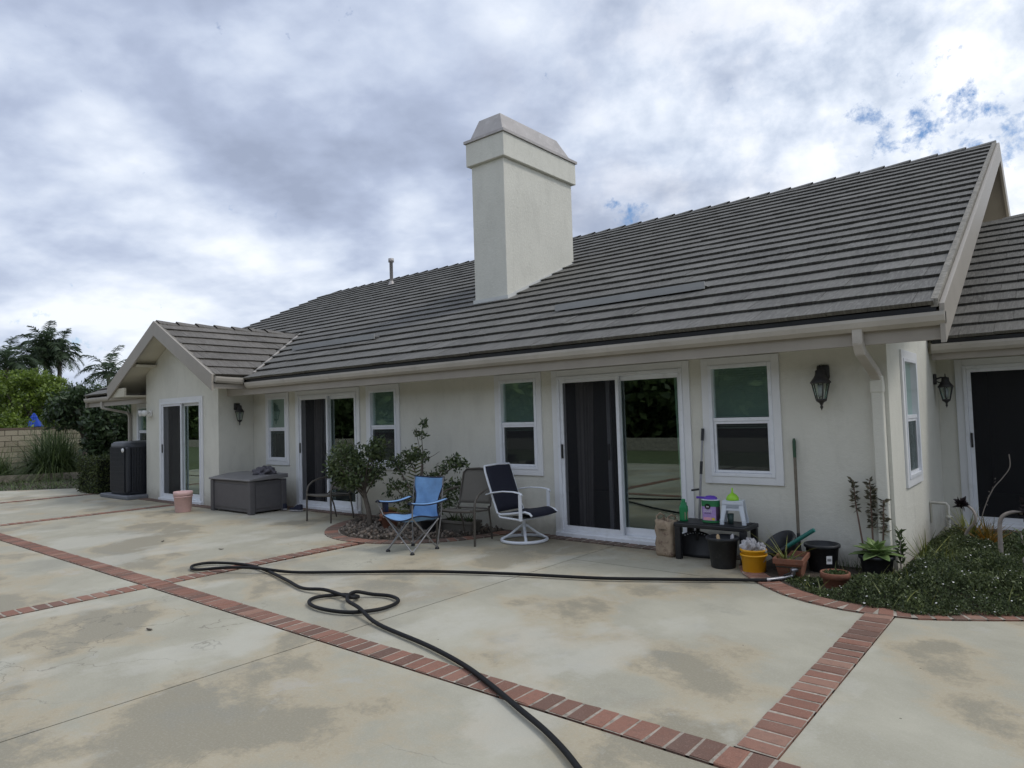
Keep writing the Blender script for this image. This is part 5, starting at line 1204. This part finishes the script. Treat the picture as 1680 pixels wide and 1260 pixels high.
for a_, b_, c_ in zip(fx, fy, fz):
    tl = Euler((random.uniform(-.5, .3), random.uniform(-.4, .4), random.uniform(0, 6))).to_matrix(); rr = random.uniform(.005, .010)
    mb.add([Vector((a_, b_, c_)) + tl @ Vector((rr*math.cos(q)*(1 if k % 2 else .62), rr*math.sin(q)*(1 if k % 2 else .62), .002 if k % 2 else 0)) for k, q in enumerate([2*math.pi*i/12 for i in range(12)])], [tuple(range(12))])
o = obj('daisies', mb, 'flower', kind='stuff'); o['label'] = 'tiny white flowers scattered over the ground cover'; o['category'] = 'flowers'
# agave rosette in black pot
t = pot('agave_pot', 'black pot holding a pale green agave rosette by the downpipe', 'potted plant', (-1.47, -.27, 0), .14, .12, .20, 'blackpot', soil='soil')
mb = MB()
def agleaf(mb, a_, el, ln, wd, z0):
    d = Vector((math.cos(a_)*math.cos(el), math.sin(a_)*math.cos(el), math.sin(el))); s_ = Vector((-math.sin(a_), math.cos(a_), 0)); up_ = s_.cross(d)*-1
    if up_.z < 0: up_ = -up_
    vs = []; N_ = 7
    for i in range(N_+1):
        f = i/N_; wv = wd*math.sin(math.pi*(.18+.82*f**.9))**.8*(1 if f < .98 else 0)/2 if f < 1 else 0
        c_ = Vector((0, 0, z0)) + d*ln*f - Vector((0, 0, 1))*(.10*ln*f*f)
        vs += [c_-s_*wv+up_*wv*.35, c_, c_+s_*wv+up_*wv*.35]
    mb.add(vs, [(3*i+k, 3*i+k+1, 3*i+k+4, 3*i+k+3) for i in range(N_) for k in (0, 1)], True)
for ring_i, (n_, el, ln, wd) in enumerate(((7, .10, .23, .105), (6, .42, .21, .10), (4, .8, .17, .085), (3, 1.2, .12, .055))):
    for k in range(n_): agleaf(mb, 2*math.pi*k/n_+ring_i*.4, el+random.uniform(-.08, .08), ln*random.uniform(.9, 1.1), wd, .20+.012*ring_i)
obj('rosette', mb, 'agave', t, solid=.004)
# kalanchoe stems
for i, (x, y, lean, h, top, lb) in enumerate(((-1.60, -.10, -.06, .86, .30, 'thin dark stalk with a leafy tuft, leftmost of the tall stalks'), (-1.53, -.10, .0, .86, .46, 'tallest thick brown stalk crowded with drooping leaves'), (-1.46, -.10, .03, .68, .33, 'shorter brown stalk with leaves nearest the downpipe'))):
    t = thing('succulent_stalk', lb, 'plant', (x, y, 0), 0, 'tall leafy stalks behind the agave')
    obj('stem', MB().tube([(0, 0, 0), (lean*.3, 0, h*.3), (lean*.9, 0, h*.65), (lean*1.25 if i else lean*1.3, 0, h)], [.010, .009, .007, .004], 7), 'drystem', t)
    pts = []; dirs = []
    for k in range(int(top*260)):
        f = random.random(); zz_ = h-top*f; a_ = random.uniform(0, 6.28); pts.append((lean*(.9+.4*(zz_/h-.65)/.35), 0, zz_)); dirs.append((math.cos(a_)*1.4, math.sin(a_)*1.4, .55 if f < .25 else -.1))
    me = fastmesh('k', leaves(np.array(pts), .058 if i else .05, .42, .1, .3, np.array(dirs)), 0, 4); obj('leaf_tuft', me, 'kalanchoe', t)
# variegated yucca-like plants
for (x, y, n_, ln, lb, mt) in ((-1.12, -.05, 20, .40, 'yellow edged spiky plant rising from the ground cover', 'yellowgreen'), (-.93, -.20, 12, .30, 'small yellow striped tuft lying low in the ground cover', 'yellowgreen'), (-.93, 1.45, 60, .36, 'yellow green grassy clump before the recess', 'yellowgreen'), (-.76, 1.20, 55, .32, 'orange tinted succulent clump at the back of the right bed', 'orange_leaf')):
    t = thing('spiky_plant', lb, 'plant', (x, y, .13)); mb = MB()
    for k in range(n_):
        a_ = random.uniform(0, 6.28); el = random.uniform(.5, 1.4); strap(mb, (random.uniform(-.04, .04), random.uniform(-.04, .04), 0), (math.cos(a_)*math.cos(el), math.sin(a_)*math.cos(el), math.sin(el)), ln*random.uniform(.6, 1.1), .022, .25, 5)
    obj('strap_leaves', mb, mt, t)
t = thing('leafy_stalk', 'grey green upright leafy stalk beside the downpipe foot', 'plant', (-1.30, -.15, .05))
obj('stem', MB().tube([(0, 0, 0), (.01, 0, .36)], [.006, .003], 6), 'succstem', t)
ps = [(.005, 0, .06+.30*k/60) for k in range(60)]; ds_ = [(math.cos(k*2.4), math.sin(k*2.4), .8) for k in range(60)]
obj('leaf_tuft', fastmesh('k', leaves(np.array(ps), .065, .35, .2, .2, np.array(ds_, dtype=float)), 0, 4), 'leaf_mid', t)
# bare bent stems with dark rosettes
def aeon(label, pts, r_, head, hr, flip=0):
    t = thing('bent_stem_succulent', label, 'plant', pts[0], 0, 'succulents on bent bare stems')
    L_ = [tuple(Vector(p)-Vector(pts[0])) for p in pts]; obj('stem', MB().tube(catmull(L_, 5), [r_]*1 and [r_*(1-.35*i/((len(L_)-1)*5)) for i in range((len(L_)-1)*5+1)], 8), 'succstem', t)
    h_ = Vector(head)-Vector(pts[0]); P2 = np.array([tuple(h_)]*60); obj('rosette', fastmesh('r', leaves(P2, hr, .5, .1, .25), 0, 4), 'darksucc', t)
aeon('pale bent stem with small dark rosette beside the water pipe', [(-.93, 1.15, 0), (-.93, 1.15, .22), (-.84, 1.1, .36), (-.85, 1.1, .46), (-.90, 1.12, .51)], .017, (-.95, 1.12, .53), .075)
aeon('thick bare stem bending right under a wide dark rosette', [(-.60, .55, 0), (-.60, .55, .30), (-.585, .55, .48), (-.50, .55, .545), (-.42, .55, .54)], .021, (-.36, .56, .56), .13)
t = thing('dry_twig', 'thin dry curved twig standing before the dark glass door', 'twig', (-.92, 2.05, 0)); obj('stem', MB().tube(catmull([(0, 0, .0), (.06, 0, .32), (.16, 0, .58), (.26, 0, .72), (.33, 0, .84), (.33, 0, .98)]), .005, 5), 'succstem', t)
obj('leaf_tuft', fastmesh('k', leaves(np.array([(.08+.012*k, 0, .38+.035*k) for k in range(10)]), .03, .3), 0, 4), 'succstem', t)
t = thing('leafy_stalk', 'slim stalk with jagged leaves near the right border of the bed', 'plant', (-.40, -.12, .0))
obj('stem', MB().tube([(0, 0, 0), (0, 0, .46)], .006, 6), 'succstem', t)
ps = [(0, 0, .25+.22*k/40) for k in range(40)]; ds_ = [(math.cos(k*2.4), math.sin(k*2.4), .7) for k in range(40)]
obj('leaf_tuft', fastmesh('k', leaves(np.array(ps), .075, .3, .2, .2, np.array(ds_, dtype=float)), 0, 4), 'leaf_mid', t)
mb = MB()
for k in range(260):
    px_, py_, h_ = (float(c_) for c_ in cover_pts[random.randrange(len(cover_pts))])
    if px_ > .3: continue
    strap(mb, (px_, py_, h_*.6), (random.uniform(-.7, .7), random.uniform(-.7, .7), random.uniform(.6, 1.4)), random.uniform(.08, .2), random.choice((.006, .010, .016)), random.uniform(.3, 1.2), 4)
o = obj('wild_sprigs', mb, 'yellowgreen', kind='stuff'); o['label'] = 'loose yellowish grassy sprigs poking out of the ground cover'; o['category'] = 'weeds'
# small weeds at wall foot
mb = MB()
for k in range(60):
    x = random.uniform(-2.0, -1.5); strap(mb, (x, -.12+random.uniform(-.05, .08), 0), (random.uniform(-.5, .5), random.uniform(-.5, .2), 1), random.uniform(.06, .2), .008, .3, 3)
o = obj('weeds', mb, 'grassy', kind='stuff'); o['label'] = 'thin weeds at the foot of the wall behind the bowl'; o['category'] = 'weeds'
# dead leaves on the patio
for (x, y, lb) in ((-8.35, -2.9, 'curled dry leaf on the concrete left of the hose loop'), (-5.6, -4.9, 'dry leaf scrap on the near concrete slab'), (-9.65, -3.05, 'small dark leaf on the concrete near the band crossing')):
    o = obj('dry_leaf', MB().grid(lambda i, j: ((i-.5)*.07, (j-.5)*.03*math.sin(math.pi*i*.98+.02), .006+.006*(i-.5)**2*4+.008*(j-.5)**2), 7, 4), 'soil', solid=.002); o.location = (x, y, .0); o.rotation_euler.z = random.uniform(0, 6); tag(o, lb, 'leaf')

# ---- left garden
obj('soil_strip', MB().add([(-19.0, .3, -.03), (-23.9, -4.3, -.03), (-31, -4.3, -.03), (-31, 14, -.03), (-19.0, 14, -.03)], [(0, 1, 2, 3, 4)]), 'soil', kind='structure')
o = obj('kerb', MB().bar((-23.4, 2.9, .05), (-27.2, -3.6, .05), .14, .26), 'mortar', kind='structure')
# weeds on the strip
mb = MB()
def inl(): 
    f = random.random(); g_ = random.random(); a_ = Vector((-20.2, -.2, 0)).lerp(Vector((-24.4, -4.6, 0)), f); b_ = Vector((-23.2, 3.0, 0)).lerp(Vector((-27, -3.8, 0)), f); return a_.lerp(b_, g_)
for k in range(2600):
    p = inl(); strap(mb, (p.x, p.y, -.03), (random.uniform(-1, 1), random.uniform(-1, 1), random.uniform(.3, 1.2)), random.uniform(.08, .22), .03, .5, 2)
o = obj('weed_patch', mb, 'grassy', kind='stuff'); o['label'] = 'low weeds and grass on the strip beyond the patio'; o['category'] = 'weeds'
# clipped hedge
t = thing('clipped_hedge', 'small square clipped hedge left of the air conditioner', 'hedge', (-18.48, -.52, 0))
n_ = 9000; q = rng.uniform(-1, 1, (n_, 3)); ax = rng.integers(0, 3, n_); sg = rng.choice([-1, 1], n_); q[np.arange(n_), ax] = sg*rng.uniform(.88, 1.0, n_)
q = q*np.array([.60, .50, .42])+np.array([0, 0, .45]); q += rng.normal(size=q.shape)*.012
obj('foliage', fastmesh('h', leaves(q, .045, .55), 0, 4), 'leaf_hedge', t); obj('core', MB().box((-.52, -.42, .02), (.52, .42, .8)), 'leafcore', t) if 'leafcore' in MT else None
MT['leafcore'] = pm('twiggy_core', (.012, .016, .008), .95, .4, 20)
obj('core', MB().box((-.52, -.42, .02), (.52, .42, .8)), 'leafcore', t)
# ornamental grasses
def grass(loc, r_, h, n_, lb, mt='grassy'):
    t = thing('ornamental_grass', lb, 'grass', loc, 0, 'arching grass clumps before the block wall'); mb = MB()
    for k in range(n_):
        a_ = random.uniform(0, 6.28); el = random.gauss(1.05, .33); strap(mb, (random.gauss(0, r_*.22), random.gauss(0, r_*.18), 0), (math.cos(a_)*math.cos(el), math.sin(a_)*math.cos(el), abs(math.sin(el))), h*random.uniform(.6, 1.2), .036, random.uniform(1.2, 2.9), 8, .1)
    obj('blades', mb, mt, t)
grass((-25.9, .55, 0), 1.3, 1.8, 2600, 'largest arching grass clump before the block wall')
grass((-27.0, 2.25, 0), 1.0, 1.6, 1500, 'arching grass clump just behind the clipped hedge')
grass((-28.2, 1.2, 0), 1.1, 1.9, 1300, 'arching grass clump behind the largest one')
grass((-26.3, -.9, 0), .8, 1.2, 500, 'shorter straw tipped grass clump at the far left')
# block wall
bw = thing('block_wall', 'tan concrete block garden wall with dark cap', 'wall', (-30, 0, 0)); WZ = 1.66
obj('wall_core', MB().box((-.12, -8, -.1), (.035, 14, WZ-.08)), 'soil', bw)
bmx = MB().box((-.06, -.190, .006), (.05, .190, .187)).mesh('block'); MT['block'] = brickmat('wall_block'); 
m_, b_ = newmat('tan_block'); oi = nt.nodes.new('ShaderNodeObjectInfo'); nt.links.new(RAMP(oi.outputs['Random'], [(0, (.24, .21, .15)), (1, (.36, .32, .24))]), b_.inputs['Base Color']); b_.inputs['Roughness'].default_value = .9; bump(b_, NOISE(wpos(), 50, 4), .4)
bmx.materials.append(m_)
for c_ in range(8):
    y = -5.0+(.2 if c_ % 2 else 0)
    while y < 7.6:
        o = bpy.data.objects.new('block', bmx); COL.objects.link(o); o.parent = bw; o.location = (.0+random.uniform(-.004, .004), y, -.02+c_*.2); y += .4
obj('wall_cap', MB().box((-.16, -8, WZ-.078), (.06, 14, WZ)), 'brickbrown', bw)
# blue folded umbrella beyond the wall
t = thing('blue_umbrella', 'closed bright blue sunshade showing above the block wall', 'parasol', (-34, 2.22, 0))
mb = MB(); n_ = 20
rp = [(.0, 2.28), (.04, 2.25), (.10, 2.13), (.13, 2.08), (.11, 2.07), (.30, 1.72), (.30, 1.70)]
for_v = []
for r_, z_ in rp:
    for k in range(n_): a_ = 2*math.pi*k/n_; kk = 1+.16*(1 if k % 2 else -1); for_v.append((r_*kk*math.cos(a_), r_*kk*math.sin(a_), z_))
mb.add(for_v, [(i*n_+k, i*n_+(k+1) % n_, (i+1)*n_+(k+1) % n_, (i+1)*n_+k) for i in range(len(rp)-1) for k in range(n_)]); obj('canopy', mb, 'umbblue', t); obj('pole', MB().tube([(0, 0, 0), (0, 0, 2.25)], .02, 8), 'steel', t)
# hedge-like shrubs and trees
def tree(name, lb, cat, base, trunk_h, tr, c, r, ncl, per, clr, size, mt, core=True, group=None, asp=.55, shell=.55):
    t = thing(name, lb, cat, base, 0, group); mb = MB(); mb.tube([(0, 0, -.1), (0, 0, trunk_h*.6), (c[0]*.4, c[1]*.4, trunk_h)], [tr, tr*.8, tr*.6], 8)
    for k in range(9):
        a_ = k*2.4; mb.tube([(c[0]*.3, c[1]*.3, trunk_h*.8), (c[0]+r[0]*.3*math.cos(a_), c[1]+r[1]*.3*math.sin(a_), c[2]-r[2]*.2), (c[0]+r[0]*.75*math.cos(a_), c[1]+r[1]*.75*math.sin(a_), c[2]+r[2]*random.uniform(-.2, .6))], [tr*.5, tr*.3, tr*.08], 6)
    obj('trunk', mb, 'bark', t)
    pts = clumpy(c, r, ncl, per, clr, shell); obj('crown', fastmesh('crown', leaves(pts, size, asp), 0, 4), mt, t); return t
tree('bright_tree', 'broad yellow green tree beyond the wall at far left', 'tree', (-38, 2.4, 0), 1.4, .18, (0, .3, 2.8), (3, 2.2, 1.4), 130, 200, .45, .15, 'leaf_bright')
tree('bright_tree', 'second yellow green tree sloping down towards the blue sunshade', 'tree', (-40, 4.8, 0), 1.2, .15, (0, -.2, 1.8), (2.2, 1.6, 1.0), 80, 150, .42, .16, 'leaf_bright')
tree('dark_tree', 'dark tree at the left edge under the palms', 'tree', (-33, -1.6, 0), 1.3, .15, (0, 0, 2.1), (1.6, 1.8, 1.3), 70, 130, .45, .16, 'leaf_mid')
tree('broadleaf_shrub', 'large leaved dark shrub against the left end of the house', 'shrub', (-22.6, 1.20, 0), .8, .07, (0, 0, 1.45), (.8, .75, .95), 60, 70, .34, .19, 'leaf_dark', asp=.4)
tree('broadleaf_shrub', 'large leaved shrub rising behind the clipped hedge', 'shrub', (-24.6, 1.0, 0), 1.3, .08, (0, 0, 2.25), (.9, 1.0, .6), 50, 70, .36, .19, 'leaf_dark', asp=.4)
tree('broadleaf_shrub', 'green shrub over the block wall right of the sunshade', 'shrub', (-33, 5.2, 0), 1.0, .08, (0, 0, 1.75), (1.2, 1.5, .7), 60, 80, .4, .16, 'leaf_mid', asp=.45)
tree('fig_shrub', 'low yellow leaved shrub left of the blue sunshade', 'shrub', (-33, 1.1, 0), .8, .06, (0, 0, 1.55), (.8, .8, .5), 30, 80, .3, .16, 'leaf_bright')
tree('edge_shrub', 'round dark green shrub at the left frame edge', 'shrub', (-25.0, -2.35, 0), .6, .06, (0, 0, .95), (.75, .75, .8), 50, 120, .28, .08, 'leaf_hedge')
for i, (x, y, r_, z_, lb) in enumerate(((-60, 10, 5, 2.2, 'distant dark tree line mass left of the feather palm'), (-62, 17, 5, 2.4, 'distant dark tree behind the gable bay eave'), (-56, 5, 4.5, 1.9, 'distant dark tree between the palm trunks'))):
    tree('distant_tree', lb, 'tree', (x, y, 0), 2, .25, (0, 0, z_), (r_, r_, 2.0), 80, 130, 1.1, .42, 'leaf_mid')
# hill
mb = MB(); mb.grid(lambda i, j: (-90-60*j, -60+160*i, -.5+(2.0+5.5*math.sin(math.pi*min(1, i*1.1))*1.0)*math.sin(math.pi*.5*j)+.5*math.sin(i*31)*j), 60, 10); obj('hill', mb, 'hillgreen', kind='structure')
# palms
def palm(base, h, lean, nf, fl, lb, seed=0, ll=.85, young=False):
    rd = random.Random(seed); t = thing('palm_tree', lb, 'palm tree', base, 0, 'feather palms on the skyline'); top = Vector((lean[0], lean[1], h))
    obj('trunk', MB().tube([(0, 0, 0), (lean[0]*.3, lean[1]*.3, h*.5), top], [.17, .12, .10], 10), 'palmbark', t)
    mb = MB()
    for k in range(nf):
        a_ = k*2.4+rd.random()*.5; el = 1.35-1.75*(k/nf)**.9; d = Vector((math.cos(a_)*math.cos(el), math.sin(a_)*math.cos(el), math.sin(el)))
        n = 16; p = top+Vector((0, 0, .15)); L1 = fl*rd.uniform(.85, 1.1); pts = [p.copy()]; ds = [d.copy()]; dr_ = rd.uniform(1.3, 2.1)
        for i in range(n): d = (d+Vector((0, 0, -dr_/n*(.5+i/n)))).normalized(); p = p+d*L1/n; pts.append(p.copy()); ds.append(d.copy())
        mb.tube(pts, [.022*(1-.85*i/n) for i in range(n+1)], 4, False)
        for i in range(2, n+1):
            for sub in (0, .5):
                f = (i+sub)/n; q0 = pts[i].lerp(pts[min(n, i+1)], sub); l = ll*(.35+.65*math.sin(math.pi*min(.97, .1+.85*f))); sdv = ds[i].cross(Vector((0, 0, 1))).normalized()
                for s in (-1, 1):
                    q = (sdv*s + ds[i]*rd.uniform(.4, .9) + Vector((0, 0, rd.uniform(-.45, .35)))).normalized()*l; wv = ds[i]*.022
                    mb.add([q0-wv, q0+wv, q0+q*.55+wv*.7+Vector((0, 0, -l*.08)), q0+q+Vector((0, 0, -l*.38)), q0+q*.55-wv*.7+Vector((0, 0, -l*.08))], [(0, 1, 2, 3, 4)])
    obj('crown', mb, 'palmleaf', t)
    if not young:
        sk = MB()
        for k in range(34):
            a_ = rd.uniform(0, 6.28); strap(sk, top+Vector((0, 0, -.1*rd.random())), (math.cos(a_)*.35, math.sin(a_)*.35, -.8), rd.uniform(.5, 1.1), .06, .6, 4)
        obj('dead_skirt', sk, 'palmbark', t)
palm((-45, 5.84, 0), 6.2, (.0, .0), 26, 1.55, 'tallest feather palm in the middle of the trio', 1, .50)
palm((-45, 6.6, 0), 5.75, (.0, -.1), 24, 1.45, 'feather palm at the right of the trio with straight pale trunk', 2, .46)
palm((-45, 5.2, 0), 5.35, (.0, .15), 22, 1.6, 'feather palm at the left of the trio', 3, .5)
palm((-44, 3.75, 0), 4.9, (.0, .0), 26, 1.9, 'feather palm cut by the left frame edge', 4, .6)
palm((-45, 9.1, 0), 4.7, (.0, .0), 18, 2.0, 'single airy feather palm just left of the gable', 5, .55, True)
# far garden behind the camera, seen in the glass
for gx, gr, lb in ((-78, 9, 'garden tree far left across the lawn behind the viewpoint'), (-60, 9, 'second garden tree from the left across the lawn'), (-44, 8, 'third garden tree from the left across the lawn'), (-30, 7, 'garden tree left of the middle of the lawn edge'), (-18, 7, 'garden tree in the middle of the lawn edge'), (-6, 6.5, 'garden tree behind the viewpoint'), (7, 7, 'garden tree right of the viewpoint'), (20, 7, 'garden tree at the far right of the lawn edge')):
    tree('garden_tree', lb, 'tree', (gx, -23, 0), 2, .2, (0, 0, 4.0), (gr, 2.5, 3.6), 150, 60, 1.3, .55, 'leaf_lawn', group='trees along the lawn behind the viewpoint')
tag(obj('boundary_hedge', MB().box((-95, -27, -.05), (32, -25.5, 5.2)), 'hillgreen'), 'tall dense boundary hedge behind the lawn trees', 'hedge')
tag(obj('garden_wall', MB().box((-90, -18.2, -.05), (30, -17.9, .45)), 'mortar'), 'low pale garden wall across the lawn behind the viewpoint', 'wall')
print('tiles', len(tiles))
